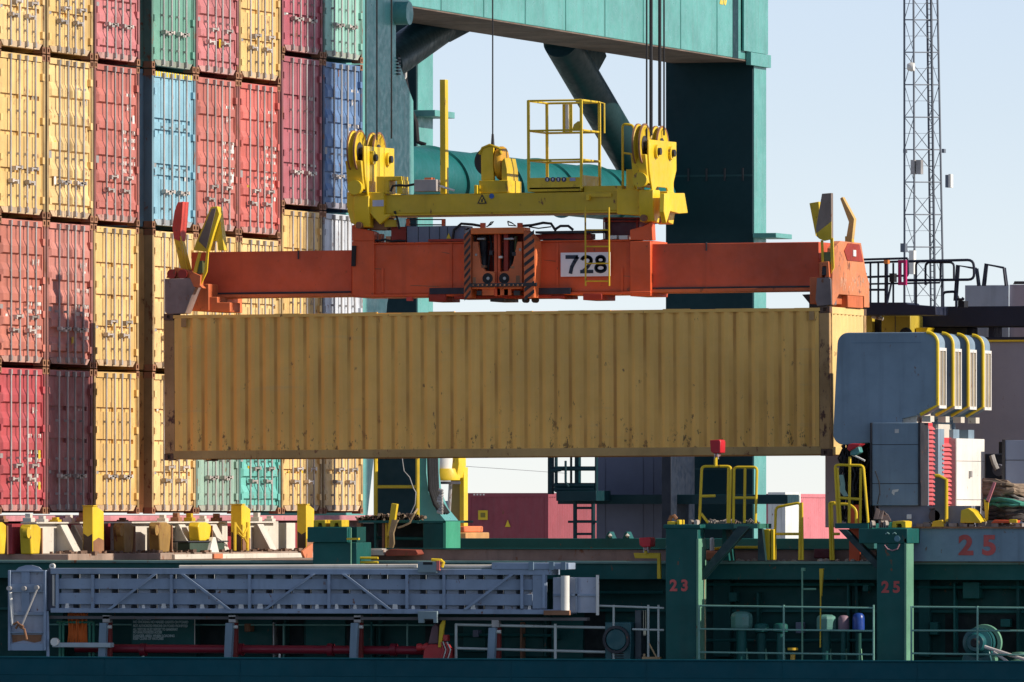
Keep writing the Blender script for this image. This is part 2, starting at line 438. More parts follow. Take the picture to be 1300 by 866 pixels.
# ------------------------------------------------------------------ the hanging container
TILT = .0050
def tilted(xc):
    def T(px, py, b):
        p = P(px, py, b); p.z -= TILT*(p.x-xc); return p
    return T
HL, HH = 12.192, 2.591
HZ = P(208.5, 584.6, 0).z
M_HANG = None
def hang_material():
    m = paint('hanging_box_ochre', (.86, .495, .12), .55, .1, .03, .14, rustcol=(.13, .06, .03, 1))
    return m
M_HANG = hang_material()
M_HPOST = paint('scraped_ochre', (.42, .25, .10), .65, .3, .42, .4, rustcol=(.10, .04, .025, 1))
def scuffed_rib_shade():
    # ochre paint with dark scuffs that gather in the lower half of the wall
    m = M_HANG.copy(); m.name = 'scuffed_rib_shade_ochre'; nt = m.node_tree; L = nt.links.new
    bs = nt.nodes['Principled BSDF']; src = bs.inputs['Base Color'].links[0].from_socket
    tc = nd(nt, 'ShaderNodeTexCoord'); sp = nd(nt, 'ShaderNodeSeparateXYZ'); L(tc.outputs['Object'], sp.inputs[0])
    mp = nd(nt, 'ShaderNodeMapping'); mp.inputs['Scale'].default_value = (2.2, 2.2, 1.2); L(tc.outputs['Object'], mp.inputs[0])
    nz = nd(nt, 'ShaderNodeTexNoise'); nz.inputs['Scale'].default_value = 3.4; nz.inputs['Detail'].default_value = 7; nz.inputs['Roughness'].default_value = .72; L(mp.outputs[0], nz.inputs['Vector'])
    hz = nd(nt, 'ShaderNodeMapRange'); hz.inputs['From Min'].default_value = 2.4; hz.inputs['From Max'].default_value = .2; hz.inputs['To Min'].default_value = -.13; hz.inputs['To Max'].default_value = .06
    L(sp.outputs['Z'], hz.inputs['Value'])
    ad = nd(nt, 'ShaderNodeMath', operation='ADD'); L(nz.outputs['Fac'], ad.inputs[0]); L(hz.outputs[0], ad.inputs[1])
    mr = nd(nt, 'ShaderNodeMapRange'); mr.inputs['From Min'].default_value = .635; mr.inputs['From Max'].default_value = .67; mr.inputs['To Max'].default_value = .8; L(ad.outputs[0], mr.inputs['Value'])
    mx = nd(nt, 'ShaderNodeMix', data_type='RGBA'); L(mr.outputs[0], mx.inputs[0]); L(src, mx.inputs[6]); mx.inputs[7].default_value = (.06, .032, .018, 1)
    # pale rub marks running along the wall
    n2 = nd(nt, 'ShaderNodeTexNoise'); mp2 = nd(nt, 'ShaderNodeMapping'); mp2.inputs['Scale'].default_value = (.35, 1, 5.); L(tc.outputs['Object'], mp2.inputs[0]); L(mp2.outputs[0], n2.inputs['Vector'])
    n2.inputs['Scale'].default_value = 2.; n2.inputs['Detail'].default_value = 6
    r2 = nd(nt, 'ShaderNodeMapRange'); r2.inputs['From Min'].default_value = .6; r2.inputs['From Max'].default_value = .75; r2.inputs['To Max'].default_value = .28; L(n2.outputs['Fac'], r2.inputs['Value'])
    m2 = nd(nt, 'ShaderNodeMix', data_type='RGBA'); L(r2.outputs[0], m2.inputs[0]); L(mx.outputs[2], m2.inputs[6]); m2.inputs[7].default_value = (.60, .42, .20, 1)
    # rib shading painted in: orange-brown bands along the recessed faces
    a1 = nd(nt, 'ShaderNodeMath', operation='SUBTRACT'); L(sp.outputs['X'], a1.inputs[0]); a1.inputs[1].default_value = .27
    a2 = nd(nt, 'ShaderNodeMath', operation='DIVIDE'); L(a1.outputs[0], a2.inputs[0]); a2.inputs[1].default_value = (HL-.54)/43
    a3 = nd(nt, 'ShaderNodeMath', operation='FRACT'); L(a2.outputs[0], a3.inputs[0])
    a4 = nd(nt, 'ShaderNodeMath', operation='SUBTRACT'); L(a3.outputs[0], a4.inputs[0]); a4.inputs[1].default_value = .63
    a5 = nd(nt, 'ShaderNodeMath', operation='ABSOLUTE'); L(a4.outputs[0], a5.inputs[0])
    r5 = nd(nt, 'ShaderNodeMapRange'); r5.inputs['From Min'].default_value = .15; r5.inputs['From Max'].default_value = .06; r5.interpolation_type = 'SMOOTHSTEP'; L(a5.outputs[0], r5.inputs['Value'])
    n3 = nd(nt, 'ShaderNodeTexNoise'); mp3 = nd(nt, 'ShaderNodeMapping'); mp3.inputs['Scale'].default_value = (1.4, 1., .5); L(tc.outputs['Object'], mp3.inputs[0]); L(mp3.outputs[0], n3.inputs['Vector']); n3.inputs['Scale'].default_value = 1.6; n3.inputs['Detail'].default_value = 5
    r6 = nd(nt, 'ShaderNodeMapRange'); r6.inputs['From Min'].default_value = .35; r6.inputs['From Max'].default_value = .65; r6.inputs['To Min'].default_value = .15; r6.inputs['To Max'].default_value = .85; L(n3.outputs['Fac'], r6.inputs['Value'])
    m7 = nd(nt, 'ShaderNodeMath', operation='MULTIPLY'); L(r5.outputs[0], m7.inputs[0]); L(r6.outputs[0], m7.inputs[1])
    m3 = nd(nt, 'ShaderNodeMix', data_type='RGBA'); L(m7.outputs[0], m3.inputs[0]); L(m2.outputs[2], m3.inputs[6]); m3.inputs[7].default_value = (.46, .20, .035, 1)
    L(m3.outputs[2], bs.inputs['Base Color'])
    return m
M_SCUFF = scuffed_rib_shade()
hang = thing('hanging_container', 'ochre yellow container hanging in mid-air under the orange spreader', 'shipping container', (0, 0, HZ))
hang.rotation_euler = (0, -TILT, 0)
def corrug(L_, pitch, depth, z0, z1, u0=0.):         # trapezoid wall along u, z0..z1; returns (u, d) outline
    pts = []; u = u0; e = pitch
    while u < u0+L_-1e-6:
        for f, d in ((0., 0.), (.26, 0.), (.5, depth), (.76, depth), (1., 0.)):
            uu = min(u+f*e, u0+L_)
            pts.append((uu, d))
        u += e
    return pts
n_c = 43; x0c, x1c = .27, HL-.27
pts = corrug(x1c-x0c, (x1c-x0c)/n_c, .042, 0, 0, x0c)
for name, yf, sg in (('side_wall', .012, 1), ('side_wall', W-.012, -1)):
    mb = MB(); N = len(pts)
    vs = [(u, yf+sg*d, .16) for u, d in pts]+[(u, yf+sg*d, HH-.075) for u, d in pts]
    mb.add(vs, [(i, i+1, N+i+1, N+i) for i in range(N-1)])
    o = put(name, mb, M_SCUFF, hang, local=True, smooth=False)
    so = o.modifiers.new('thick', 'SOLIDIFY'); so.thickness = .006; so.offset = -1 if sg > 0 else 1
pe = corrug(W-.36, .25, .045, 0, 0, .18)
for xf, sg in ((HL-.008, -1), (.008, 1)):
    mb = MB(); N = len(pe)
    mb.add([(xf+sg*d, u, .16) for u, d in pe]+[(xf+sg*d, u, HH-.12) for u, d in pe], [(i, i+1, N+i+1, N+i) for i in range(N-1)])
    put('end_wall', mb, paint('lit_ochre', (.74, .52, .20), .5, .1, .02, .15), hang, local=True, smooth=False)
mb = MB(); mb.box(.15, HL-.15, .03, W-.03, .12, .17); mb.box(.15, HL-.15, .02, W-.02, HH-.06, HH-.03)
put('floor_and_roof', mb, M_HANG, hang, local=True)
for y0, y1 in ((0, .10), (W-.10, W)):
    mb = MB(); mb.box(.162, HL-.162, y0, y1, .022, .165)
    put('bottom_rail', mb, paint('rail_ochre', (.46, .30, .11), .6, .2, .12, .4), hang, .008, local=True)
    mb = MB()
    for i in range(25): # the top rail is dented here and there
        u0, u1 = .162+(HL-.324)*i/25, .162+(HL-.324)*(i+1)/25
        dz = .010*math.sin(i*2.1)+random.uniform(-.006, .006)
        mb.box(u0+.0005, u1-.0005, y0+.002, (y0+y1)/2+.01 if y0 == 0 else y1-.002, HH-.085, HH-.03+dz)
    put('top_rail', mb, M_HANG, hang, local=True)
for x in (.28, HL-.42):
    mb = MB(); mb.box(x+.05, x+.14, -.003, .012, HH-.24, HH-.088)
    put('post_plate', mb, M_HPOST, hang, local=True)
for xx in (0, 1):
    for yy in (0, 1):
        mb = MB(); x = .0 if not xx else HL-.20; y = 0 if not yy else W-.13
        mb.box(x+.003, x+.197, y+.003, y+.127, .118, HH-.118)
        put('corner_post', mb, M_HPOST, hang, .012, local=True)
        mb = MB(); mb.box(x if xx else .20, (x if xx else .27), .004 if not yy else W-.05, .05 if not yy else W-.004, .165, HH-.088)
        if xx: mb = MB().box(HL-.27, HL-.20, .004 if not yy else W-.05, .05 if not yy else W-.004, .165, HH-.088)
        put('post_web', mb, M_HANG, hang, local=True)
        for zz in (0, 1):
            xa = 0 if not xx else HL-.178; ya = 0 if not yy else W-.162; za = 0 if not zz else HH-.118
            c = MB()
            c.box(xa, xa+.06, ya, ya+.162, za, za+.118); c.box(xa+.118, xa+.178, ya, ya+.162, za, za+.118)
            c.box(xa+.0601, xa+.1179, ya, ya+.162, za, za+.03); c.box(xa+.0601, xa+.1179, ya, ya+.162, za+.088, za+.118)
            c.box(xa+.0601, xa+.1179, ya+.04, ya+.12, za+.0301, za+.0879)
            put('corner_casting', c, paint('dark_casting', (.13, .075, .05), .7, .3, .3, .3), hang, .004, local=True)
for y in (0, W-.13):
    pass
for z0_, z1_ in ((.02, .16), (HH-.13, HH-.01)):
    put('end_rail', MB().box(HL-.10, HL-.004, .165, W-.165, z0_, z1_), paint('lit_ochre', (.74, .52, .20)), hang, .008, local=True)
    put('end_rail', MB().box(.004, .10, .165, W-.165, z0_, z1_), M_HANG, hang, .008, local=True)
# ------------------------------------------------------------------ orange spreader
XC = 6.1
T = tilted(XC)
bN, bF = .74, 1.70                       # near and far face of the long beam
spr = thing('container_spreader', 'long orange lifting spreader numbered 728 gripping the hanging ochre container', 'spreader', T(640, 375, bN))
spr.rotation_euler = (0, -TILT, 0)
S = lambda name, mb, mat, bev=0., **k: put(name, mb, mat, spr, bev, **k)
mb = MB().bx(449, 826, 308, 372, bN, bF, T); mb.bx(449, 826, 371.9, 375.5, bN-.06, bF+.06, T)
mb.bx(475, 800, 306, 308.2, bN-.04, bF, T)
mainb = S('main_beam', mb, M_ORG, .012)
for a, c in ((447, 475), (800, 826)):    # collars with ears at the beam ends
    mb = MB().bx(a, c, 306, 376, bN-.05, bF+.05, T)
    if a < 500: mb.pp([(447, 306), (447, 286), (457, 284), (459, 290), (475, 294), (475, 306)], bN-.04, bN+.16, T); mb.pp([(447, 306), (447, 286), (457, 284), (459, 290), (475, 294), (475, 306)], bF-.2, bF, T)
    else: mb.pp([(800, 305), (800, 292), (818, 287), (828, 281), (829, 305)], bN-.04, bN+.16, T); mb.pp([(800, 305), (800, 292), (818, 287), (828, 281), (829, 305)], bF-.2, bF, T)
    S('beam_collar', mb, M_ORG, .01)
for a in (484, 571, 706, 788):
    put('weld_rib', MB().bx(a, a+3, 340 if a in (484, 788) else 309, 371, bN-.02, bN+.01, T), M_ORG, mainb)
for (a, c, t0, t1, u0, u1) in ((243, 447, 319, 376, 0, 0), (826, 1040, 308.5, 369, 0, 0)):
    mb = MB().bx(a, c, t0, t1-2, bN+.07, bF-.07, T)
    S('telescopic_beam', mb, paint('faded_spreader_orange', (.60, .10, .04), .55, .2, .05, .3), .01)
    mb = MB().bx(a, c, t1-2.6, t1+1.2, bN+.01, bF-.01, T)
    S('beam_flange', mb, M_ORGW, .004)
    S('wear_strip', MB().bx(a+2, c-2, t1-5.2, t1-3, bN+.05, bN+.09, T), M_DARK)
    x = (a+c)/2+(35 if a < 500 else -35)
    S('cable_clip', MB().bx(x-2, x-.6, t0-1, t0+10, bN+.04, bN+.075, T), M_DARK)
S('cable_hanger', MB().pp([(447, 312), (452, 312), (451, 338), (446, 338)], bN-.09, bN-.05, T), M_BLACK)
# end beams
for side in (0, 1):
    px = (208, 250) if not side else (1035, 1056)
    py = (352, 398) if not side else (352, 388)
    for b0, b1 in ((-.02, .30), (W-.30, W+.02)):
        mb = MB()
        if not side: mb.pp([(209, 354), (244, 353), (251, 358), (245, 372), (235, 398), (212, 399), (209, 396)], b0, b1, T)
        else: mb.pp([(1037, 353), (1052, 352), (1055, 354), (1056, 387), (1037, 389), (1035, 380)], b0, b1, T)
        S('twistlock_housing', mb, paint('scraped_grey_steel', (.22, .17, .16), .55, .35, .2, .5), .012)
        q = T(224 if not side else 1045, 400 if not side else 389, b0+.1)
        S('twistlock', MB().box(q.x-.05, q.x+.05, b0+.05, b0+.17, q.z-.02, q.z+.06), M_DARK)
    # the transverse beam between the two housings
    if not side:
        q0, q1 = T(236, 396, 0), T(258, 378, 0)
        S('end_beam', MB().box(q0.x, q1.x, .30, W-.30, q0.z+.02, q1.z+.25), M_ORGW, .012)
        S('end_bracket', MB().pp([(243, 377), (276, 377), (276, 384), (292, 384), (292, 396), (262, 396), (256, 388), (243, 386)], .34, .9, T), M_ORGW, .01)
    else:
        xe = T(1057, 352, 0).x
        z0, z1 = T(1058, 391, 0).z, T(1058, 306, 0).z
        # plate with a sloping head, closing the end of the beam
        pz = lambda y: ZC+(650-y)/73.2-TILT*(xe-XC)
        mb = MB().prism([(-.0, pz(388)), (-.0, pz(362)), (.10, pz(316)), (.55, pz(306)), (1.9, pz(306)), (2.25, pz(345)), (W, pz(356)), (W, pz(388)), (2.1, pz(388)), (2.1, pz(374)), (.42, pz(374)), (.1, pz(388))], 'x', xe-.12, xe)
        S('end_plate', mb, paint('scraped_end_orange', (.60, .20, .08), .5, .25, .28, .4), .01)
        mb = MB(); r9 = random.Random(9)
        for i in range(46):
            y_ = r9.uniform(.35, 2.2); z_ = pz(r9.uniform(356, 370)); l_ = r9.uniform(.04, .14)
            mb.prism([(y_, z_), (y_+.022, z_), (y_+.022+l_*.35, z_+l_), (y_+l_*.35, z_+l_)], 'x', xe+.001, xe+.004)
        S('scrape_marks', mb, paint('bare_scrape', (.74, .42, .26), .5, .3, 0, .3))
        S('end_opening', MB().prism([(.75, pz(318)), (1.0, pz(308)), (1.75, pz(308)), (2.0, pz(330)), (.95, pz(330))], 'x', xe, xe+.012), paint('inner_red', (.30, .03, .015), .6))
        S('lashing_hole', MB().prism([(1.28, pz(316)), (1.46, pz(316)), (1.46, pz(324)), (1.28, pz(324))], 'x', xe+.012, xe+.03), M_WHITE)
        S('end_beam', MB().box(xe-.5, xe-.121, .32, W-.32, pz(386), pz(352)), M_ORGW, .012)
        S('foot_bracket', MB().box(xe-.3, xe-.01, 1.05, 2.05, pz(389.5), pz(374.2)), M_ORGW, .01)
# flippers: swing-down corner guides
M_FLIP = paint('rubbed_flipper_steel', (.20, .15, .12), .45, .4, .2, .5)
M_REDT = paint('faded_red_tip', (.62, .07, .05), .5, .25, .06, .4)
def flip(parts):
    for nm, pts, b0, b1, m in parts:
        S(nm, MB().pp(pts, b0, b1, T), m, .006)
flip([('flipper_tip', [(226, 257), (233, 256), (231, 282), (228, 306), (221, 303), (219, 288), (222, 268)], .30, .62, M_REDT),
      ('flipper_arm', [(221, 303), (228, 305), (237, 342), (238, 352), (224, 356), (229, 340)], .32, .60, M_YELD),
      ('flipper_stay', [(228.5, 300), (230, 300), (239, 346), (237.5, 347)], .30, .33, M_YEL),
      ('flipper_pivot', [(211, 353), (214, 345), (224, 340), (240, 344), (248, 353)], .05, .45, M_ORGW),
      ('flipper', [(246, 318), (249, 308), (268, 263), (276, 262), (279, 272), (264, 320), (248, 318)], -.02, .10, M_YELD),
      ('flipper_wear_face', [(252, 306), (269, 265), (275, 264), (262, 316)], -.035, -.021, M_FLIP),
      ('flipper', [(276, 262), (279, 268), (285, 318), (277, 318), (276, 306), (270, 306), (268, 318), (262, 318)], .11, .30, M_YEL),
      ('flipper_link', [(252, 320), (255.5, 320), (250, 345), (246, 352), (244, 350)], .02, .06, M_YEL),
      ('flipper_link', [(262, 320), (265, 320), (263, 345), (255, 362), (251.5, 362), (259, 344)], .02, .06, M_YEL),
      ('hydraulic_block', [(248, 332), (257, 331), (257, 347), (247, 349)], .05, .22, paint('oily_green', (.12, .14, .05), .4)),
      ('pivot_lug', [(240, 350), (246, 346), (255, 350), (254, 362), (258, 366), (246, 364)], -.03, .15, M_ORGW)])
for x, y in ((218, 348), (232, 348)):
    p = T(x, y, .0); S('pivot_drum', MB().tube((p.x, -.01, p.z), (p.x, .4, p.z), .085, 14), paint('drum_red', (.35, .03, .02), .5, .2, .2))
flip([('flipper', [(1040, 303), (1037, 300), (1036, 290), (1044, 246), (1056, 245), (1056, 302), (1047, 305)], -.02, .10, M_FLIP),
      ('flipper_base', [(1037, 296), (1056, 281), (1056, 304), (1047, 306), (1040, 303)], -.03, -.021, M_YELD),
      ('flipper', [(1028, 258), (1040, 256), (1041, 270), (1036, 300), (1034, 290)], .3, .45, M_YELD),
      ('flipper_link', [(1042, 305), (1045, 305), (1046, 335), (1043, 335)], .02, .06, M_YEL),
      ('flipper_link', [(1054, 302), (1058, 302), (1059, 340), (1055, 348)], .02, .06, M_YEL),
      ('hydraulic_block', [(1043, 320), (1055, 320), (1055, 336), (1043, 336)], .05, .22, paint('oily_green', (.12, .14, .05), .4)),
      ('pivot_fork', [(1040, 333), (1052, 332), (1053, 352), (1049, 352), (1049, 338), (1044, 338), (1043, 352), (1040, 352)], -.03, .18, M_ORGW)])
p = T(1046, 344, 0); S('pivot_drum', MB().tube((p.x, -.02, p.z), (p.x, .35, p.z), .075, 14), M_DARK)
bb = W-.25
flip([('flipper', [(1067, 252), (1070, 250), (1085, 278), (1081, 312), (1073, 311), (1078, 282)], bb-.05, bb+.1, paint('sandy_yellow', (.56, .36, .12), .55, .2, .15)),
      ('flipper_arm', [(1073, 300), (1082, 300), (1083, 318), (1073, 317)], bb-.04, bb+.09, M_YELD)])
# central lifting unit
bc = .32
mb = MB().bx(598, 665, 289, 297, bc, bc+.42, T); S('unit_top_beam', mb, paint('bright_orange', (.70, .17, .04), .5, .15, .08), .012)
def hazard(pts, b0, b1, n, name):
    o = S(name, MB().pp(pts, b0, b1, T), M_ORGW, .006)
    ys = [y for x, y in pts]; xs = [x for x, y in pts]
    y0, y1, x0, x1 = min(ys), max(ys), min(xs), max(xs)
    for i in range(n):
        y = y0+(y1-y0)*(i+.35)/n; dy = (y1-y0)/n*.45
        put('hazard_stripe', MB().pp([(x0+.6, y+6), (x1-.6, y-4), (x1-.6, y-4+dy), (x0+.6, y+6+dy)], b0-.006, b0-.001, T), M_DARK, o)
hazard([(589, 298), (598, 292), (598, 378), (589, 378)], bc+.02, bc+.45, 9, 'unit_side_post')
hazard([(665, 292), (672, 298), (679, 306), (679, 330), (677, 378), (665, 378)], bc+.02, bc+.45, 8, 'unit_side_post')
S('unit_back', MB().bx(597, 667, 296, 378, bc+.43, bN-.005, T), paint('inner_red', (.30, .03, .015), .6))
for pts in ([(600, 307), (607, 307), (610, 335), (616, 344), (628, 345), (628, 367), (599, 367)], [(657, 307), (663, 307), (663, 367), (634, 367), (634, 345), (645, 344), (651, 335)]):
    o = S('yoke_plate', MB().pp(pts, bc+.06, bc+.14, T), M_ORGW, .008)
    cx = 619 if pts[0][0] < 620 else 640
    q = T(cx, 353.5, bc+.05)
    put('oval_hole', MB().lathe((q.x, bc+.054, q.z), [(0, 0), (.095, 0), (.095, .004)], 20, 'y'), M_BLACK, o)
    put('pin_end', MB().lathe((q.x+.01, bc+.04, q.z), [(0, 0), (.028, 0), (.03, .012)], 10, 'y'), M_GALV, o)
for x0, x1 in ((627.5, 631), (632, 635), (640, 645)):
    S('unit_mullion', MB().bx(x0, x1, 297, 376, bc+.10, bc+.2, T), M_ORG if x0 < 636 else paint('inner_red', (.30, .03, .015)))
for x, r in ((614, .075), (648, .08), (655, .03)):
    p = T(x, 300, bc+.28); q = T(x, 342, bc+.28)
    S('hydraulic_cylinder', MB().tube(p, q, r, 12), M_DARK if x < 650 else paint('oily_green', (.12, .14, .05), .4))
r8 = random.Random(8)
for i in range(9):            # hoses looping through the unit
    x = 603+i*6.5+r8.uniform(-2, 2)
    S('hydraulic_hose', MB().rail([(x, 299), (x+r8.uniform(-3, 3), 312), (x+r8.uniform(-4, 4), 328), (x+r8.uniform(-3, 3), 343)], bc+r8.uniform(.16, .4), r8.uniform(.010, .020), T), M_BLACK)
for x, y, w_, h_, m in ((606, 302, 9, 2.6, M_GALV), (640, 302, 12, 2.4, M_GALV), (621, 318, 4, 6, M_DARK), (650, 320, 5, 5, M_DARK), (603, 322, 3, 3, M_GALV), (659, 315, 3, 4, M_GALV), (633, 325, 4, 3, M_WHITE), (611, 337, 5, 3, M_RUST), (648, 338, 5, 3, M_RUST), (600, 352, 4, 8, M_RUST), (655, 350, 5, 9, M_RUST), (605, 369, 6, 6, M_DARK), (652, 369, 8, 6, M_DARK)):
    S('fitting', MB().bx(x, x+w_, y, y+h_, bc+.055, bc+.2, T), m, .006)
for i in range(12):
    q = T(601+i*5.6, 362, bc-.01); S('bolt_head', MB().tube((q.x, bc-.02, q.z), (q.x, bc+.0, q.z), .015, 6), M_RUST)
for i, (x0, x1) in enumerate(((455, 515), (690, 760), (760, 815))):   # cables lying on the beam
    S('cable_run', MB().rail([(x0+(x1-x0)*k/7, 306.5+r8.uniform(-2.5, .5)) for k in range(8)], bN+.02, .02, T), M_BLACK)
for x0, y0, w_ in ((460, 340, 30), (520, 362, 40), (690, 330, 18), (560, 320, 12), (790, 350, 20), (640, 300, 8)):
    S('bare_scratch', MB().pp([(x0, y0), (x0+w_, y0+1.5), (x0+w_*.8, y0+2.1), (x0+2, y0+.7)], bN-.004, bN-.001, T), M_RUST)
S('unit_cross_bar', MB().bx(596, 681, 359.5, 364, bc+.0, bc+.06, T), M_DARK, .004)
for x0, x1, y0, y1 in ((612, 627, 366, 375), (632, 649, 366, 375)):
    S('unit_foot_plate', MB().bx(x0, x1, y0, y1, bc+.10, bc+.14, T), M_ORGW)
for x0, x1 in ((545, 590), (678, 724)):
    S('wear_pad', MB().bx(x0, x1, 365.5, 373.5, bN-.10, bN-.01, T), paint('navy_pad', (.015, .018, .035), .5, .2, 0, .2), .004)
for x0, x1, y0, y1 in ((544, 566, 373, 383), (576, 700, 375, 379), (622, 640, 378, 383), (740, 764, 373, 381), (700, 716, 375, 379)):
    S('under_bracket', MB().bx(x0, x1, y0, y1, bN-.08 if x0 < 570 or x0 > 730 else bN-.1, bF-.2, T), paint('inner_red', (.30, .03, .015)) if x0 not in (622,) else M_DARK, .01)
for x in (667, 679):
    p = T(x, 381, bN); S('roller', MB().tube((p.x, bN-.05, p.z), (p.x, bN+.1, p.z), .05, 12), M_BLACK)
S('sensor', MB().bx(516, 523, 376, 382, bN-.05, bN+.03, T), M_REDT)
# cabinets on top of the beam
cab = S('switch_cabinet', MB().bx(517, 590, 287, 308, bN+.05, bN+.55, T), M_GLASS, .008)
for x in (531, 545, 558, 568): put('door_seam', MB().bx(x, x+.8, 288, 307, bN+.046, bN+.052, T), M_DARK, cab)
put('warning_triangle', MB().pp([(567, 303), (573, 303), (570, 296)], bN+.043, bN+.047, T), M_YEL, cab)
S('cable_duct', MB().bx(544, 592, 303.5, 306.5, bN-.05, bN+.04, T), paint('inner_red', (.30, .03, .015)))
mb = MB()
for y in (278.8, 285.5): mb.rail([(516, y), (565, y)], bN+.1, .012, T)
S('cabinet_rail', mb, M_DARK)
for x in (516, 561): S('cabinet_lug', MB().bx(x, x+4, 278, 287, bN+.08, bN+.14, T), M_ORG)
S('dark_cabinet', MB().bx(768, 812, 277, 304, bN+.3, bN+.9, T), paint('dark_red_cabinet', (.07, .012, .02), .5), .008)
mb = MB()
for y in (277, 281): mb.rail([(767, y), (812, y)], bN+.25, .014, T)
for x in (767, 773, 809): mb.rail([(x, 305), (x, 277)], bN+.25, .014, T)
S('cabinet_cage', mb, paint('inner_red', (.30, .03, .015)))
for x0, x1 in ((774, 783), (786, 797)): S('junction_box', MB().bx(x0, x1, 299, 305.5, bN+.02, bN+.2, T), M_WHITE)
S('cable_tray', MB().bx(680, 766, 293, 296, bN+.1, bN+.5, T), M_DARK)
S('tray_support', MB().bx(680, 750, 297, 304, bN+.2, bN+.5, T), paint('inner_red', (.30, .03, .015)))
for i, pts in enumerate((((575, 304), (577, 292), (586, 284), (600, 285), (612, 287)), ((663, 287), (676, 286), (690, 283), (700, 284), (706, 293)), ((704, 292), (712, 287), (722, 287), (728, 292)),
             ((618, 288), (624, 285), (627, 281), (624, 282), (620, 287)), ((645, 281), (650, 283), (656, 287), (646, 286), (645, 281)), ((576, 305), (582, 296), (596, 290)), ((672, 288), (684, 290), (700, 288)))):
    S('hydraulic_hose', MB().rail(pts, bN+.0+.03*i, .024 if i < 3 else .012, T), M_BLACK)
for x in (610, 657): S('hose_bracket', MB().bx(x, x+5, 283, 291, bc+.2, bc+.3, T), M_ORG)
for x0, x1, y0, y1, m in ((475, 477, 295, 308, M_ORGW), (481, 484, 297, 308, M_ORGW), (490, 496, 300, 309, paint('peach', (.66, .30, .14))), (497, 516, 288, 308, paint('inner_red', (.30, .03, .015))), (505, 508, 304, 309, M_WHITE)):
    S('support_lug', MB().bx(x0, x1, y0, y1, bN+.1, bN+.3, T), m)
# number plate
pl = S('number_plate', MB().bx(712, 775, 320.5, 351, bN-.075, bN-.061, T), paint('plate_white', (.82, .81, .84), .5, .08, .02, .25))
ctr = T(744.5, 335.5, bN-.078)
def ell(cx, cz, rx, rz, a0, a1, n=18):
    return [(cx+rx*math.cos(math.radians(a0+(a1-a0)*i/n)), cz+rz*math.sin(math.radians(a0+(a1-a0)*i/n))) for i in range(n+1)]
DIGITS = {'7': [[(-.13, .175), (.13, .175), (.06, .06), (.0, -.06), (-.03, -.21)]],
          '2': [ell(0, .09, .105, .085, 170, -25)+[(.03, -.06), (-.075, -.165)], [(-.135, -.175), (.14, -.175)]],
          '8': [ell(0, .098, .085, .077, 0, 360, 24), ell(0, -.092, .105, .085, 0, 360, 24)]}
def ribbon(mb, pts, w, y, ox, oz):
    for (x0, z0), (x1, z1) in zip(pts, pts[1:]):
        d = Vector((x1-x0, z1-z0)); l = d.length
        if l < 1e-6: continue
        d /= l; nn = Vector((-d.y, d.x))*w/2; e = d*w*.12
        q = [(x0-nn.x-e.x, z0-nn.y-e.y), (x1-nn.x+e.x, z1-nn.y+e.y), (x1+nn.x+e.x, z1+nn.y+e.y), (x0+nn.x-e.x, z0+nn.y-e.y)]
        mb.add([(ox+x, y, oz+z) for x, z in q], [(0, 1, 2, 3)])
for i, ch in enumerate('728'):
    mb = MB()
    for k, pts in enumerate(DIGITS[ch]): ribbon(mb, [(x*.82, z_*.74) for x, z_ in pts], .066 if ch == '7' else .060, bN-.080-.001*k, ctr.x+(-.265, .005, .262)[i], ctr.z)
    put('plate_digit', mb, paint('plate_navy', (.02, .03, .055), .5), pl, smooth=False)
mb = MB(); b = bN-.35
for x in (743, 773): mb.rail([(x, 263), (x, 363)], b, .016, T)
# ------------------------------------------------------------------ yellow head block
T0 = T
hb = thing('head_block', 'yellow hoist head block with four rope sheaves above the orange spreader', 'head block', T(645, 272, .75))
hb.rotation_euler = (0, -TILT, 0)
H_ = lambda name, mb, mat, bev=0., **k: put(name, mb, mat, hb, bev, **k)
for y in (292, 313, 334.5, 357): mb.rail([(743, y), (773, y)], b, .013, T)
H_('ladder', mb, M_YELD)
mb = MB().bx(487, 812, 245, 269.5, .72, 1.72, T); mb.bx(487, 812, 269.4, 272, .68, 1.76, T)
beam = H_('beam', mb, paint('dull_yellow', (.66, .46, .03), .48, .16, .06, .3), .012)
H_('beam_end', MB().pp([(441, 244), (487, 244), (487, 272), (497, 272), (482, 285), (470, 271), (455, 287), (445, 283), (440, 262)], .6, .72, T), M_YEL, .01)
H_('beam_end', MB().pp([(441, 244), (487, 244), (487, 272), (455, 285), (445, 282), (440, 262)], .721, 1.74, T), M_YEL, .01)
H_('beam_end', MB().pp([(783, 240), (812, 240), (822, 245), (822, 272), (818, 274), (783, 272)], .66, 1.76, T), M_YEL, .012)
H_('end_tab', MB().bx(473, 487, 254, 262, .59, .60, T), paint('pale_blue_plate', (.42, .46, .62), .5), label='pale blue plate')
def outl(pts, a):                                    # (y, row) outlines on an across plane
    return [(y, ZC+(650-r)/72.7-TILT*(a-XC)) for y, r in pts]
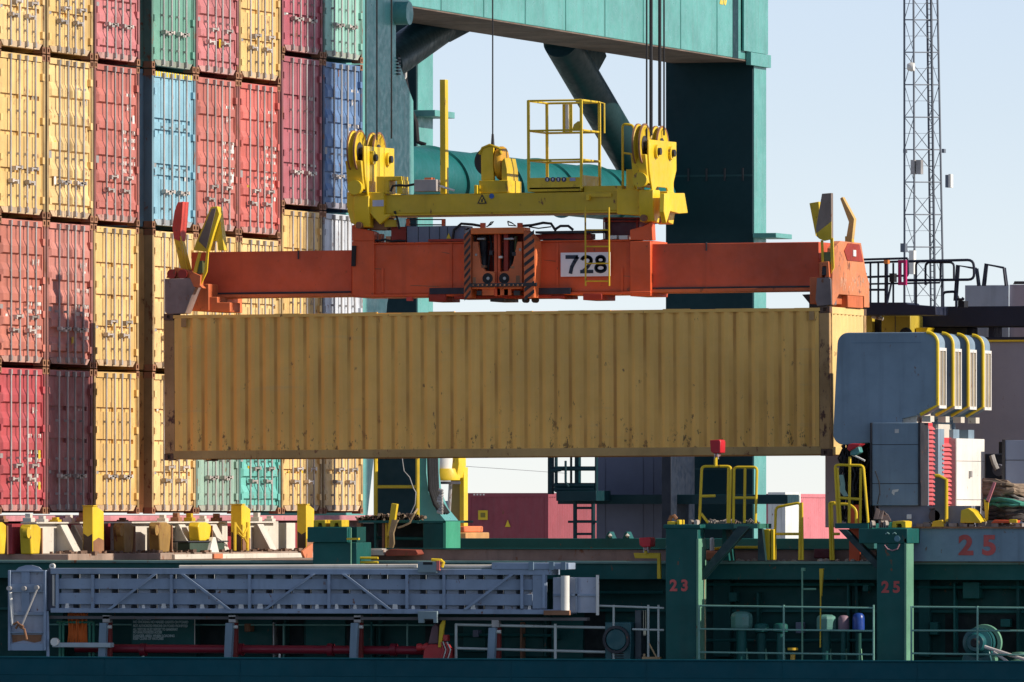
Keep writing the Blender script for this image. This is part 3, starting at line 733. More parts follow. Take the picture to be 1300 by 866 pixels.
for xL, xR, rows in ((T(444, 200, .5).x, T(466, 200, .5).x, (181, 197, 245)), (T(806, 200, .5).x, T(827, 200, .5).x, (177, 193, 241))):
    t, m_, l = rows
    y0, y1 = .36, 2.08
    for xa in (xR-.03, xL):                          # cheek plates carrying the axles, narrower at the foot
        pts = [(y0, m_+2), (y0+.0, t+1), (y1, t), (y1, m_+20), (y1-.18, m_+36), (y1-.18, l+3), (y1-.5, l+3), (y1-.6, l-4), (y0+.5, l-4), (y0+.35, l+2), (y0+.2, l), (y0+.05, m_+25)]
        H_('cheek_plate', MB().prism(outl(pts, xa), 'x', xa, xa+.03), M_YEL, .008)
    xm = (xL+xR)/2
    pts = [(y0-.1, m_+4), (y0+.3, m_+4), (y0+.3, l-6), (y0+.05, l-8), (y0-.04, m_+20)]
    H_('block_front', MB().prism(outl(pts, xm), 'x', xL+.001, xR-.031), paint('dull_yellow', (.66, .46, .03)), .008)
    z_ax = ZC+(650-(t+8))/72.7-TILT*(xm-XC)
    for yc in (y0+.14, y1-.50):
        sh = H_('sheave', MB().lathe((xm-.02, yc, z_ax), [(.05, -.05), (.28, -.04), (.33, -.07), (.37, -.065), (.37, -.045), (.31, 0), (.37, .045), (.37, .065), (.33, .07), (.28, .04), (.05, .05)], 28, 'x'), M_YELD)
        put('sheave_rim', MB().lathe((xm-.02, yc, z_ax), [(.352, -.074), (.382, -.074), (.382, -.045), (.352, -.045)], 28, 'x', True), M_RUST, sh)
        put('sheave_rim', MB().lathe((xm-.02, yc, z_ax), [(.352, .045), (.382, .045), (.382, .074), (.352, .074)], 28, 'x', True), M_RUST, sh)
        ya = y0+.42 if yc < 1 else y1-.42
        H_('axle_boss', MB().tube((xR, ya, z_ax-.10), (xR+.05, ya, z_ax-.10), .12, 16), M_YEL)
        H_('axle_end', MB().tube((xR+.05, ya, z_ax-.10), (xR+.10, ya, z_ax-.10), .065, 12), M_DARK)
        put('grease', MB().lathe((xm+.035, yc, z_ax), [(.085, 0), (.17, 0), (.15, .012), (.085, .014)], 20, 'x', True), paint('black_grease', (.03, .022, .014), .35, .4), sh)
        put('hub', MB().tube((xm+.05, yc, z_ax), (xm+.13, yc, z_ax), .08, 14), M_DARK, sh)
    H_('lower_pin', MB().tube((xm, y0-.08, ZC+(650-l+11)/72.7), (xm, y0+.05, ZC+(650-l+11)/72.7), .13, 20), M_YEL)
    # hangers that carry the spreader
    for yb in (.55, 1.45):
        pts = outl([(yb, l), (yb+.42, l), (yb+.5, l+22), (yb+.34, l+42), (yb+.06, l+40), (yb-.02, l+18)], xR)
        H_('hanger', MB().prism(pts, 'x', xL+.06, xR+.02), M_YEL, .012)
    H_('hanger_pin', MB().tube((xm, .5, ZC+(650-l-37)/72.7), (xm, 2.0, ZC+(650-l-37)/72.7), .06, 12), M_RUST)
H_('cover_plate', MB().prism(outl([(.5, 246), (1.75, 243), (1.95, 268), (1.4, 270), (.85, 268), (.6, 284), (.45, 270)], T(862, 260, 1).x), 'x', T(840, 260, .6).x, T(846, 260, .6).x), M_YEL, .01)
H_('guide_post', MB().bx(559, 566, 101, 246, .78, .95, T), M_YEL, .006)
box = H_('junction_box', MB().bx(526, 554, 228, 243, .55, .9, T), paint('grey_box', (.40, .36, .34), .5), .006)
put('lid', MB().bx(539, 548, 225.5, 228, .6, .8, T), M_ORGW, box)
H_('cable', MB().rail([(496, 243), (499, 236), (508, 235), (516, 236), (526, 234)], .6, .022, T), M_BLACK)
for x0, x1, y0, y1 in ((478, 488, 224, 262), (488, 510, 224, 229), (488, 494, 229, 246), (504, 511, 229, 246), (602, 606, 235, 246)):
    H_('bracket', MB().bx(x0, x1, y0, y1, .62, 1.0, T), M_YEL, .006)
H_('stay_bar', MB().rail([(558, 236), (577, 242)], .7, .02, T), M_WHITE)
p, q = T(482, 278, .9), T(488, 272, .9)
H_('spring_bundle', MB().bx(468, 492, 276, 292, .8, 1.2, T), M_RUST, .02)
H_('link_arm', MB().bx(488, 503, 279, 288, .72, .8, T), M_YELD)
H_('slack_cable', MB().rail([(501, 268), (505, 280), (507, 291)], .7, .02, T), M_BLACK)
# centre sheave block with its own rope
H_('centre_foot', MB().bx(608, 645, 229, 245, .8, 1.6, T), M_YELD, .01)
H_('centre_side', MB().pp([(611, 229), (611, 190), (616, 185), (626, 184), (627, 229)], .9, 1.0, T), M_YELD, .008)
H_('centre_side', MB().pp([(611, 229), (611, 190), (616, 185), (626, 184), (627, 229)], 1.3, 1.4, T), M_YELD, .008)
p = T(618, 205, .95); H_('centre_sheave', MB().lathe((p.x, 1.15, p.z), [(.05, -.09), (.26, -.09), (.20, 0), (.26, .09), (.05, .09)], 24, 'y'), M_DARK)
p = T(633, 207, .95); H_('centre_drum', MB().lathe((p.x, 1.15, p.z), [(.0, -.06), (.28, -.06), (.30, -.03), (.30, .03), (.28, .06), (0, .06)], 24, 'x'), paint('amber_yellow', (.66, .34, .02), .45, .2, .15))
H_('centre_plate', MB().pp([(637, 243), (637, 205), (641, 200), (644, 215), (645, 243)], .85, 1.5, T), M_YELD, .008)
H_('centre_guard', MB().rail([(609, 196), (613, 188), (622, 184), (634, 188), (637, 196)], .9, .025, T), M_YELD)
# warning signs on the beam
mb = MB().pp([(606, 258.5), (618, 258.5), (612, 246.5)], .700, .715, T); tri = H_('warning_triangle', mb, M_DARK)
put('triangle_field', MB().pp([(608.2, 257.3), (615.8, 257.3), (612, 249.3)], .696, .6995, T), M_YEL, tri)
put('load_symbol', MB().pp([(610.6, 256.4), (613.2, 256.4), (612.8, 254), (613.4, 252), (611.2, 252.6)], .692, .6955, T), M_DARK, tri)
p = T(624, 249, .7); H_('round_sign', MB().lathe((p.x, .705, p.z), [(0, 0), (.045, 0), (.045, .01)], 20, 'y'), paint('sign_blue', (.03, .12, .42), .4))
# railed basket
cage = H_('basket_floor', MB().bx(670, 738, 238, 243, .70, 1.85, T), M_YELD)
to = H_('toe_board', MB().bx(672, 738, 225.5, 240, .70, .715, T), paint('dull_yellow', (.66, .46, .03)))
for i, x in enumerate((695, 702, 709, 716)):
    p = T(x, 227.8, .69); d = put('round_sign', MB().lathe((p.x, .69, p.z), [(0, 0), (.041, 0), (.041, .008)], 18, 'y'), paint('sign_navy', (.02, .025, .14), .4), to)
    put('sign_figure', MB().box(p.x-.010, p.x+.012, .686, .6895, p.z-.024+.006*(i % 2), p.z+.022), M_WHITE, d)
put('sticker', MB().bx(723.5, 730.5, 225.8, 229.8, .688, .699, T), paint('lilac_sticker', (.40, .42, .68), .5), to)
xr = T(738, 200, .70).x
H_('toe_board', MB().box(xr-.012, xr, .716, 1.85, T(738, 240, .7).z, T(738, 222, .7).z), M_YEL)
mb = MB(); xl = T(671, 200, .70).x; r = .020
zs = [T(704, y, .7).z for y in (127.5, 165.5, 203)]
for z in zs: mb.path([(xl, .72, z), (xr, .72, z), (xr, 1.83, z), (xl, 1.83, z)], r, 7, True)
H_('handrail', mb, M_YEL)
zb = T(704, 240, .7).z
for x, y in ((xl, .72), (xr, .72), (xr, 1.83), (xl, 1.83)):
    H_('rail_post', MB().box(x-.022, x+.022, y-.022, y+.022, zb, zs[0]+.01), M_YEL)
H_('gate_post', MB().path([(xr+.02, 1.70, zs[0]), (xr+.10, 1.80, zs[0]-.02), (xr+.10, 1.80, zs[1]-.02)], .016), M_YEL)
H_('notice', MB().box(xl+.35, xl+.40, 1.80, 1.85, zs[1]+.02, zs[0]-.03), M_WHITE)
H_('notice_board', MB().box(xl+.28, xl+.46, 1.852, 1.87, zs[1]+.0, zs[0]-.02), M_YEL)
H_('gusset', MB().pp([(727, 164), (729, 158), (734, 154), (737, 154), (737, 164)], .715, .725, T), paint('dull_yellow', (.66, .46, .03)))
H_('walk_bracket', MB().bx(741, 790, 236, 244, .8, 1.7, T), paint('dull_yellow', (.66, .46, .03)), .01)
H_('lamp', MB().bx(744, 748, 248, 254, .62, .72, T), M_YEL)
H_('lamp', MB().bx(744, 776, 246, 250, .68, .72, T), paint('dull_yellow', (.66, .46, .03)))
H_('small_handrail', MB().rail(rect_corner([(791, 240), (791, 157), (805, 159), (805, 240)], 5), .9, .022, T), M_YEL)
mb = MB(); mb.rail([(791, 194), (804, 196)], .9, .018, T); H_('small_handrail', mb, M_YEL)
H_('pedestal', MB().bx(795, 806, 215, 246, .7, 1.3, T), M_YEL, .01)
H_('dark_wheel', MB().lathe(T(811, 184, 1.6), [(.0, -.05), (.2, -.05), (.22, 0), (.2, .05), (0, .05)], 18, 'x'), M_BLACK)
# ------------------------------------------------------------------ hoist ropes
zt = 32.
def rope(px, py, b, r, label, grp='hoist ropes running up to the crane trolley'):
    p = P(px, py, b)
    mb = MB().tube(p, (p.x, p.y, zt), r, 8)
    return solo('hoist_rope', label, 'rope', mb, M_BLACK, grp)
rope(464.5, 176, .85, .013, 'thin steel rope at the very left, along the edge of the green crane leg')
rope(478.5, 178, 1.1, .015, 'steel rope in front of the green crane leg, between the two left sheaves')
rope(497, 176, 1.7, .016, 'steel rope rising from the right one of the two left sheaves')
rope(821, 178, .6, .016, 'leftmost steel rope of the bundle above the right sheaves')
rope(826.5, 172, .8, .032, 'thick dark rope second from the left above the right sheaves')
rope(837.5, 160, 1.3, .030, 'thick dark rope just left of the thin one beside the dark crane leg')
rope(843, 172, 1.6, .016, 'thin rope nearest to the dark right crane leg')
p = P(625.5, 186, 1.15)
t = thing('hoist_rope', 'single thin rope coming down alone to the centre sheave block', 'rope', p)
put('rope', MB().tube(p, (p.x, p.y, zt), .013, 8), M_BLACK, t); put('rope_socket', MB().tube(p, p+Vector((0, 0, .22)), .035, 10, .02), M_DARK, t)
# ------------------------------------------------------------------ quay crane
BQ = 34.0
aC = P(505, 300, BQ).x                    # plane of the sunlit crane faces
def bA(px): return PA(px, 300, aC).y
QZ = 3.0
cr = thing('quay_crane', 'huge teal quay crane whose legs and cross beam stand behind the containers', 'crane', (aC, 45, QZ))
K = lambda name, mb, mat, bev=0., **k: put(name, mb, mat, cr, bev, **k)
ptsA = [(463, -30), (503, -30), (503, 72), (508, 82), (513, 95), (519, 112), (525, 128), (526, 245), (506, 320), (492, 385), (474, 590), (466, 664), (440, 664), (440, -30)]
mb = MB().pa(ptsA, aC, aC-1.9); K('leg', mb, M_TEAL, .02)
bl0, bl1 = bA(956), bA(972)
za = PA(960, 78, aC).z
aN = P(845, 300, bl0).x
K('leg', MB().box(aN, aC, bl0, bl1, QZ, PA(960, -40, aC).z), M_TEAL_SHADE, .02)
K('lit_leg_face', MB().box(aC, aC+.02, bl0+.02, bl1-.02, QZ, za-.05), M_TEAL)  # lighter plate over the dark leg, painting its sunlit face
b0, b1 = bA(505), bl0
z1 = PA(960, -60, aC).z+1
K('cross_beam', MB().box(aC-2.0, aC-.02, b0-.3, b1-.001, za, z1+2), M_TEAL, .02)
# butt cover at the joint and deep seams in the beam face
for x0, x1 in ((931, 938), (947, 949)):
    y0, y1 = bA(x0), bA(x1); K('seam', MB().box(aC-.018, aC-.012, y0, min(y1, b1-.01), za, z1), M_TEAL_SHADE)
K('leg_cap', MB().box(aC-.0, aC+.12, bl0-.6, bl1+.05, za-.12, za+.18), M_TEAL)
K('lit_leg_face', MB().box(aC+.021, aC+.06, bl0-1.0, bl1, za+.2, z1), M_TEAL)
for i in range(1, 9):       # plate joints and stiffener seams of the box girder and leg
    y = b0+(b1-b0)*i/9; K('plate_joint', MB().box(aC-.0195, aC-.008, y, y+.05, za+.02, z1+1.9), paint('joint_teal', (.07, .25, .23), .45, .2, 0, .5, dirt=(.10, .13, .11)))
for z_ in (6., 9.5, 13., 16.5): K('leg_joint', MB().box(aN+.02, aC-.02, bl0-.012, bl0-.001, z_, z_+.05), paint('leg_joint_green', (.006, .05, .058), .5))
for i in range(5): K('leg_bolt_row', MB().box(aN+.1+i*.45, aN+.14+i*.45, bl0-.03, bl0-.001, 12.9, 13.2), M_DARK)
K('under_plate', MB().box(aC-2.0, aC-.02, b0-.3, b1-.002, za-.03, za-.002), paint('bounce_lit_underside', (.17, .12, .09), .7, .35, .2, .5))  # brown light reflected from below, painted onto the beam underside
q = PA(919, 2, aC); s = SIDE
text('crane_number', '20', paint('number_yellow', (.72, .55, .08), .5), cr, .62, Vector((aC-.015, q.y, q.z+.13)), SIDE, bold=.02)
# round cross tube with its spiral strake
ac = P(829, 300, bl0).x
def bT(px): return PA(px, 300, ac).y
t0, t1 = bT(455), bl0-.01
R = .60; z0 = (PA(520, 181, ac).z+PA(740, 215, ac).z)/2-R
M_TUBE = paint('tube_teal', (.010, .12, .118), .45, .12, 0, .25, spec=.2)
K('tube_brace', MB().tube((ac, t0, z0), (ac, t1, z0), R, 40), M_TUBE)
pts = []; turns = 5
mbs = MB(); N = 200; vs = []; fs = []
for i in range(N+1):
    u = i/N; th = -2*PI*turns*u+1.2; y = t0+1+(t1-t0-2)*u
    for rr, dy in ((R-.01, -.03), (R+.06, -.03), (R+.06, .03), (R-.01, .015)):
        vs.append((ac+rr*math.cos(th), y+dy, z0+rr*math.sin(th)))
for i in range(N):
    for k in range(4): fs.append((i*4+k, (i+1)*4+k, (i+1)*4+(k+1) % 4, i*4+(k+1) % 4))
mbs.add(vs, fs); K('spiral_strake', mbs, M_TUBE)
# slanting braces
M_BR = paint('dark_brace', (.010, .038, .042), .4, .1, 0, .2, spec=.3)
p, q = PA(712, 52, ac), PA(812, 222, ac)
K('diagonal_brace', MB().tube(p, q, .42, 28), M_BR)
p0, p1 = PA(694, 52, ac), PA(748, 60, ac)
mb = MB().pa([(681, 42), (752, 58), (732, 66), (734, 72), (722, 94), (713, 92)], ac-.35, ac+.35); K('brace_gusset', mb, M_BR, .01)
p, q = PA(556, 34, ac), PA(488, 82, ac)
K('diagonal_brace', MB().tube(p, q, .42, 28), M_BR)
mb = MB().pa([(500, 4), (592, 22), (572, 34), (534, 54), (520, 50), (518, 30)], ac-.35, ac+.35); K('brace_gusset', mb, M_BR, .01)
# far frame leg
bB = 66.0
x0, x1 = P(474, 300, bB).x, P(529, 300, bB).x
bB2 = PA(549, 300, x1).y
K('leg', MB().box(x0, x1, bB, bB2, QZ, P(520, -10, bB).z), M_TEAL_SHADE, .02)
K('lit_leg_face', MB().box(x1, x1+.02, bB+.02, bB2-.02, QZ, P(520, -12, bB).z), M_TEAL)
mb = MB().box(x1-.6, x1+.5, bB-.08, bB2+.25, P(529, 148, bB).z, P(529, 140, bB).z); K('ledge', mb, M_TEAL, .01)
K('ledge', MB().box(aC+.02, aC+.6, bl0-.1, bl1+.2, PA(965, 303, aC).z, PA(965, 297, aC).z), M_TEAL, .01)
K('leg_flange', MB().pp([(529, 560), (542, 560), (541, 600), (544, 625), (552, 645), (566, 662), (529, 662)], bB+.1, bB2-.1), M_TEAL)
for px, py in ((466, 0), (506, 16)):
    pass
K('pulley_lug', MB().tube(PA(503, 17, aC)+Vector((.0, 0, 0)), PA(503, 17, aC)+Vector((.3, 0, 0)), .25, 18), M_TEAL)
for i in range(6): K('bolt_row', MB().box(aC, aC+.05, bA(503), bA(506), PA(504, 73+i*4, aC).z, PA(504, 75+i*4, aC).z), M_DARK)
K('cable_bundle', MB().path([P(x, y, bB-.3) for x, y in ((515, 70), (514, 100), (521, 138), (528, 155), (530, 180), (540, 184))], .06), M_BLACK)
K('hanging_line', MB().path([P(515, 62, bB-.4), P(515, 98, bB-.4), P(513, 101, bB-.4), P(515, 112, bB-.4)], .03), M_WHITE)
# outer leg added unseen at the right, its width set to shade the near leg
aO = P(1300, 300, BQ).x+8
K('leg', MB().box(aO, aO+1.9, 32.3, 35.3, QZ, 48), M_TEAL_SHADE, .02)
K('portal_beam', MB().box(aC-.1, aO, 32.3, 34.0, 40, 42.5), M_TEAL, .02)
# ladder up the far leg
mb = MB()
for x in (477, 530): mb.path([P(x, 570, bB-.4), P(x, 664, bB-.4)], .05)
mb.path([P(477, 618, bB-.4), P(530, 618, bB-.4)], .04)
K('guard_rail', mb, M_YELD)
for i in range(4): K('drag_chain', MB().path([P(x+i*3.0, y, bB-.2+i*.05) for x, y in ((544, 560), (545, 600), (546, 622), (552, 640), (560, 652))], .055), M_BLACK)
for i in range(9): K('chain_link', MB().path([P(557+2*math.sin(i*1.3), 622+i*3.4, bB-.3), P(562, 624+i*3.4, bB-.3)], .05), M_GALV)
K('loose_line', MB().path([P(x, y, bB-.5) for x, y in ((510, 560), (511, 585), (513, 598), (520, 606), (525, 620), (528, 625), (527, 640), (520, 655))], .011), M_GALV)
# sill beam, landing cage and electrical house on the landside
bS = 59.5
K('sill_beam', MB().bx(708, 1000, 628, 640, bS, bS+1.0), M_TEAL_SHADE, .01)
K('sill_post', MB().bx(840, 852, 560, 700, bS-.5, bS+1.5), paint('navy_steel', (.008, .015, .03), .5), .01)
K('landing', MB().bx(706, 757, 623, 636, bS-1.2, bS), M_TEAL_SHADE, .01)
mb = MB()
for x in (706, 757): mb.path([P(x, 570, bS-1.1), P(x, 625, bS-1.1)], .04)
for y in (595, 616, 621): mb.path([P(704, y, bS-1.1), P(755, y, bS-1.1)], .055)
mb.box(P(711, 0, bS).x, P(716, 0, bS).x, bS-1., bS-.8, P(0, 628, bS).z, P(0, 540, bS).z); mb.box(P(745, 0, bS).x, P(750, 0, bS).x, bS-1., bS-.8, P(0, 628, bS).z, P(0, 540, bS).z)
for x in (725, 734): mb.path([P(x, 560, bS-.6), P(x, 622, bS-.6)], .03)
mb.path([P(718, 585, bS-1.2), P(718, 612, bS-1.2), P(722, 618, bS-1.2)], .03); mb.path([P(700, 598, bS-1.2), P(712, 596, bS-1.2)], .05)
K('landing_cage', mb, M_TEAL_SHADE)
mb = MB()
for x in (730, 753): mb.path([P(x, 636, bS-.9), P(x, 690, bS-.9)], .05)
for y in (645, 662, 678): mb.path([P(730, y, bS-.9), P(753, y, bS-.9)], .03)
mb.bx(721, 757, 661, 664, bS-.95, bS-.85)
K('landing_ladder', mb, M_TEAL_SHADE)
eh = K('electrical_house', MB().bx(757, 842, 572, 700, bS+1.2, bS+4), paint('slate_panel', (.115, .13, .19), .45, .08, 0, .12), .02)
for x in (768, 816, 829): put('panel_seam', MB().bx(x, x+.7, 575, 695, bS+1.19, bS+1.21), paint('slate_seam', (.09, .10, .15), .5), eh)
# ------------------------------------------------------------------ lattice mast
bm_ = 240.
ml = thing('lattice_mast', 'tall thin grey lattice radio mast against the sky at upper right', 'mast', P(1176, 700, bm_))
k = .032*0+.85
def mx(i, y):                            # the four legs lean in slightly with height
    u = (y+60)/760
    return {0: 1148+.5*u, 1: 1159.5+3*u, 2: 1189+15*u, 3: 1177+9*u}[i]
def my(i): return {0: bm_, 1: bm_-1.4, 2: bm_, 3: bm_+1.4}[i]
M_MAST = paint('mast_grey', (.12, .14, .17), .5, .1, 0, .1)
for i in range(4):
    put('mast_leg', MB().tube(P(mx(i, -60), -60, my(i)), P(mx(i, 700), 700, my(i)), .05 if i != 3 else .03, 6), M_MAST, ml)
mh, md = MB(), MB(); ys = [-16+41.2*j for j in range(17)]
for j, y in enumerate(ys):
    c = [P(mx(i, y), y, my(i)) for i in range(4)]
    mh.path([c[0], c[1], c[2], c[3]], .028, 5, True)
    if j < len(ys)-1:
        y2 = ys[j+1]; d = [P(mx(i, y2), y2, my(i)) for i in range(4)]
        for (a, e) in ((0, 1), (1, 2), (2, 3), (3, 0)):
            md.tube(c[a] if j % 2 else c[e], d[e] if j % 2 else d[a], .017, 4)
            cm = (c[a]+c[e])/2; dm = (d[a]+d[e])/2; md.tube((c[a]+d[a])/2, (c[e]+d[e])/2, .012, 4)
put('mast_ring', mh, M_MAST, ml); put('mast_lacing', md, M_MAST, ml)
mb = MB()
f = lambda o, y: P(mx(1, y)*.45+mx(2, y)*.55+o, y, bm_-.5)
for o in (0, 5.5): mb.tube(f(o, -60), f(o, 700), .035 if o == 0 else .06, 6)
for j in range(100):
    y = -55+j*7.4; mb.tube(f(0, y), f(5.5, y), .02, 4)
put('mast_ladder', mb, paint('mast_ladder_grey', (.08, .095, .12), .5), ml)
p = P(1157, 85, bm_-2); put('dish', MB().lathe(p, [(0, -.18), (.14, -.16), (.2, 0), (.17, .12), (.0, .1)], 18, 'x'), M_WHITE, ml)
for x0, x1, y0, y1, m in ((1156, 1161, 203, 221, M_GALV), (1163, 1169, 203, 221, M_GALV), (1200, 1204, 222, 238, M_MAST), (1204, 1207, 221, 238, M_WHITE), (1143, 1149, 309, 320, M_MAST), (1154, 1160, 318, 348, M_WHITE)):
    put('antenna_panel', MB().bx(x0, x1, y0, y1, bm_-1.9, bm_-1.5), m, ml)
for x in (1148, 1197): put('band_clamp', MB().bx(x-1.5, x+1.5, 189, 194, bm_-1.5, bm_-1.2), M_MAST, ml)
# ------------------------------------------------------------------ boxes and vehicle on the quay
def quaybox(px0, px1, py0, b, length, col, label, near_col=None, ns=8, signs=False):
    p, q = P(px0, py0, b), P(px1, py0, b)
    z0 = QZ+.02; z1 = p.z
    r = thing('quay_container', label, 'shipping container', ((p.x+q.x)/2, b, z0), 'containers far away on the quay')
    m = paint('quaybox_%.2f_%.2f' % col[:2], col, .55, .12, .02, .2)
    w = q.x-p.x
    for nm, uv in (('end_wall', 'y'), ('side_wall', 'x')):
        mb = MB(); Lw = w if uv == 'y' else length
        o = corrug(Lw-.2, .26, .04 if uv == 'x' else .022, 0, 0, .1)
        pts = [(.1, .4)]+[(u, .02+d) for u, d in o]+[(Lw-.1, .4)]
        if uv == 'y': mb.prism([(0, 0)], 'y', 0, 1) if 0 else None
        vs = []; n_ = len(o)
        for zz in (z0+.15, z1-.12):
            for u, d in o:
                vs.append((p.x+u, b+.02+d, zz) if uv == 'y' else (q.x-.02-d, b+u, zz))
        mb.add(vs, [(i, i+1, n_+i+1, n_+i) for i in range(n_-1)])
        put(nm, mb, m, r, smooth=False)
    fr = MB()
    for x in (p.x, q.x-.12):
        for y in (b, b+length-.12): fr.box(x, x+.12, y, y+.12, z0, z1)
    for zz in ((z0, z0+.15), (z1-.12, z1)):
        fr.box(p.x+.12, q.x-.12, b+.005, b+.1, *zz); fr.box(q.x-.1, q.x-.005, b+.12, b+length-.12, *zz)
    fr.box(p.x+.06, q.x-.08, b+.09, b+length-.1, z0+.1, z1-.03)
    put('frame', fr, m, r)
    if signs:
        s = put('sign', MB().bx(px0+14, px0+26, py0+22, py0+34, b-.01, b+.0), M_YEL, r)
        put('sign_mark', MB().bx(px0+17, px0+23, py0+25, py0+31, b-.016, b-.011), paint('sign_olive', (.25, .2, .02)), s)
        put('warning_triangle', MB().pp([(px0+48, py0+43), (px0+55, py0+43), (px0+51.5, py0+34)], b-.01, b), M_YEL, r)
        for i in range(4): put('vent_mark', MB().bx(px0+8+i*4, px0+10+i*4, py0+1, py0+3, b-.012, b-.006), M_MARK, r)
    return r
quaybox(593, 696, 626, 128., 12.2, (.26, .05, .065), 'dark maroon container with a pink sunlit side, seen below the hanging box', signs=True)
quaybox(975, 997, 625, 150., 1.9, (.62, .64, .60), 'narrow white container beside the crane leg on the quay')
quaybox(940, 997.5, 627, 153., 14., (.56, .17, .19), 'rosy red container with a ribbed sunlit side, right of the white one')
quaybox(520, 592, 636, 180., 12.2, (.20, .22, .27), 'slate grey container in the far gap left of the maroon one')
# harbour crane mast
bv = 78.
v = thing('mobile_crane', 'yellow mobile crane mast with a white lamp and orange base, left of the maroon container', 'mobile crane', P(575, 690, bv))
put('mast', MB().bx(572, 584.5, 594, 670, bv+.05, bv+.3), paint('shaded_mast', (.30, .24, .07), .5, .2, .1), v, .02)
xm = P(586, 600, bv).x; put('lit_mast_edge', MB().box(xm-.05, xm+.06, bv+.0, bv+.35, P(0, 668, bv).z, P(0, 594, bv).z), M_YEL, v)  # brighter strip painted as the sunlit face of the darker mast
put('jib', MB().pp([(569, 560), (582, 560), (583, 590), (580, 607), (575, 608), (571, 595), (568, 595)], bv-.5, bv+.1), M_YEL, v, .02)
p = P(564, 590, bv-.4); put('lamp_drum', MB().lathe((p.x, p.y, p.z-.1), [(.0, 0), (.26, 0), (.28, .2), (.28, .9), (0, .9)], 20), M_WHITE, v)
put('lamp_hood', MB().lathe((p.x, p.y, p.z-.42), [(.0, 0), (.4, .02), (.42, .1), (.34, .32), (0, .32)], 20), M_YELD, v)
put('lamp_rim', MB().lathe((p.x, p.y, p.z-.5), [(.36, 0), (.42, 0), (.42, .07), (.36, .07)], 20, 'z', True), M_DARK, v)
put('turntable', MB().bx(569, 590, 668, 676, bv-.4, bv+1.2), M_ORGW, v, .03); put('base', MB().bx(567, 592, 676, 690, bv-.6, bv+1.4), paint('tan_orange', (.50, .25, .08), .6), v, .03)
put('stay', MB().tube(P(572, 612, bv-.3), P(569, 668, bv-.3), .05), M_GALV, v)
for x in (576, 583): put('base_wheel', MB().tube((P(x, 683, bv).x, bv-.7, P(x, 683, bv).z-.1), (P(x, 683, bv).x, bv-.6, P(x, 683, bv).z-.1), .12, 14), M_BLACK, v)
# thin overhead wires far away
solo('overhead_wire', 'thin faint wire crossing the sky below the hanging container', 'wire', MB().path([P(590, 592, 200.), P(650, 596, 200.), P(720, 601, 200.)], .009, 5), M_GALV)
# ------------------------------------------------------------------ the ship
BH = -4.6
zbw = P(650, 836.2, BH).z                 # top of the bulwark
ZF = zbw-.32                              # passage floor
BWL = -2.75
zd = P(650, 712, -3.3).z                  # deck edge
ship = thing('container_ship', 'dark green container ship whose side passage fills the bottom of the picture', 'ship', (5, 12, -1))
D = lambda name, mb, mat, bev=0., **k: put(name, mb, mat, ship, bev, **k)
X0, X1 = -45., 60.
mb = MB().box(X0, X1, BH, 33, -2.5, ZF); D('hull', mb, M_HULL)
mb = MB().box(X0, X1, BH-.0, BH+.07, ZF+.001, zbw-.03); mb.box(X0, X1, BH-.02, BH+.12, zbw-.0299, zbw)
D('bulwark', mb, M_HULL, .006)
for px in range(-40, 1400, 172):          # weld seams of the shell plating
    x = P(px, 850, BH).x; D('plate_seam', MB().box(x, x+.015, BH-.006, BH-.0005, -.5, zbw-.04), M_HULL)
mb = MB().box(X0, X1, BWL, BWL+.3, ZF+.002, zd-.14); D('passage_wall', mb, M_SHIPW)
mb = MB().box(X0, X1, BWL-.10, BWL-.001, P(650, 776, BWL).z, P(650, 773, BWL).z)
D('wall_stringer', mb, M_SHIP)
for px, w in ((75, 5), (247, 2), (360, 3), (480, 3), (690, 4), (905, 22), (1085, 4), (1166, 14), (1290, 4)):
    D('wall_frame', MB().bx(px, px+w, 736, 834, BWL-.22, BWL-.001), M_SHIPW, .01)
for x0, x1, y0, y1 in ((248, 292, 786, 830), (352, 385, 784, 832), (440, 455, 784, 834), (540, 562, 786, 834), (742, 768, 772, 834), (1200, 1290, 780, 834)):
    D('doorway', MB().bx(x0, x1, y0, y1, BWL-.02, BWL-.0005), paint('black_opening', (.004, .012, .012), .7), .0)
for x0, x1, y0, y1 in ((300, 346, 785, 828), (388, 438, 784, 824), (588, 616, 792, 828), (640, 690, 790, 834), (700, 740, 788, 836)):
    D('wall_panel', MB().bx(x0, x1, y0, y1, BWL-.05, BWL-.0005), M_SHIP, .008)
zs0, zs1 = P(650, 735, -3.3).z, zd
D('deck_fascia', MB().box(X0, X1, -3.3, -3.2, zs0, zd-.05), M_SHIP)
D('fascia_lip', MB().box(X0, X1, -3.36, -3.1, zd-.0499, zd), paint('pale_green_lip', (.16, .28, .24), .45, .2, .05, .3), .01)
D('deck', MB().box(X0, X1, -3.1, 33, zd-.13, zd-.02), M_TAN)
xr1 = P(1112, 700, -2.5).x
D('hatch_coaming', MB().box(P(452, 700, -2.5).x, xr1, -2.5, -2.38, zd-.019, P(700, 697.5, -2.5).z), paint('brown_coaming', (.22, .155, .125), .75, .3, .12, .5), .006)
D('coaming_lip', MB().box(P(452, 700, -2.5).x, xr1, -2.55, -2.36, P(700, 697.4, -2.5).z, P(700, 696, -2.5).z), M_SHIP, .005)
D('far_coaming', MB().box(P(440, 690, 29.5).x, P(1110, 690, 29.5).x, 29.5, 29.9, zd-.02, P(700, 683.5, 29.5).z), M_SHIP, .01)
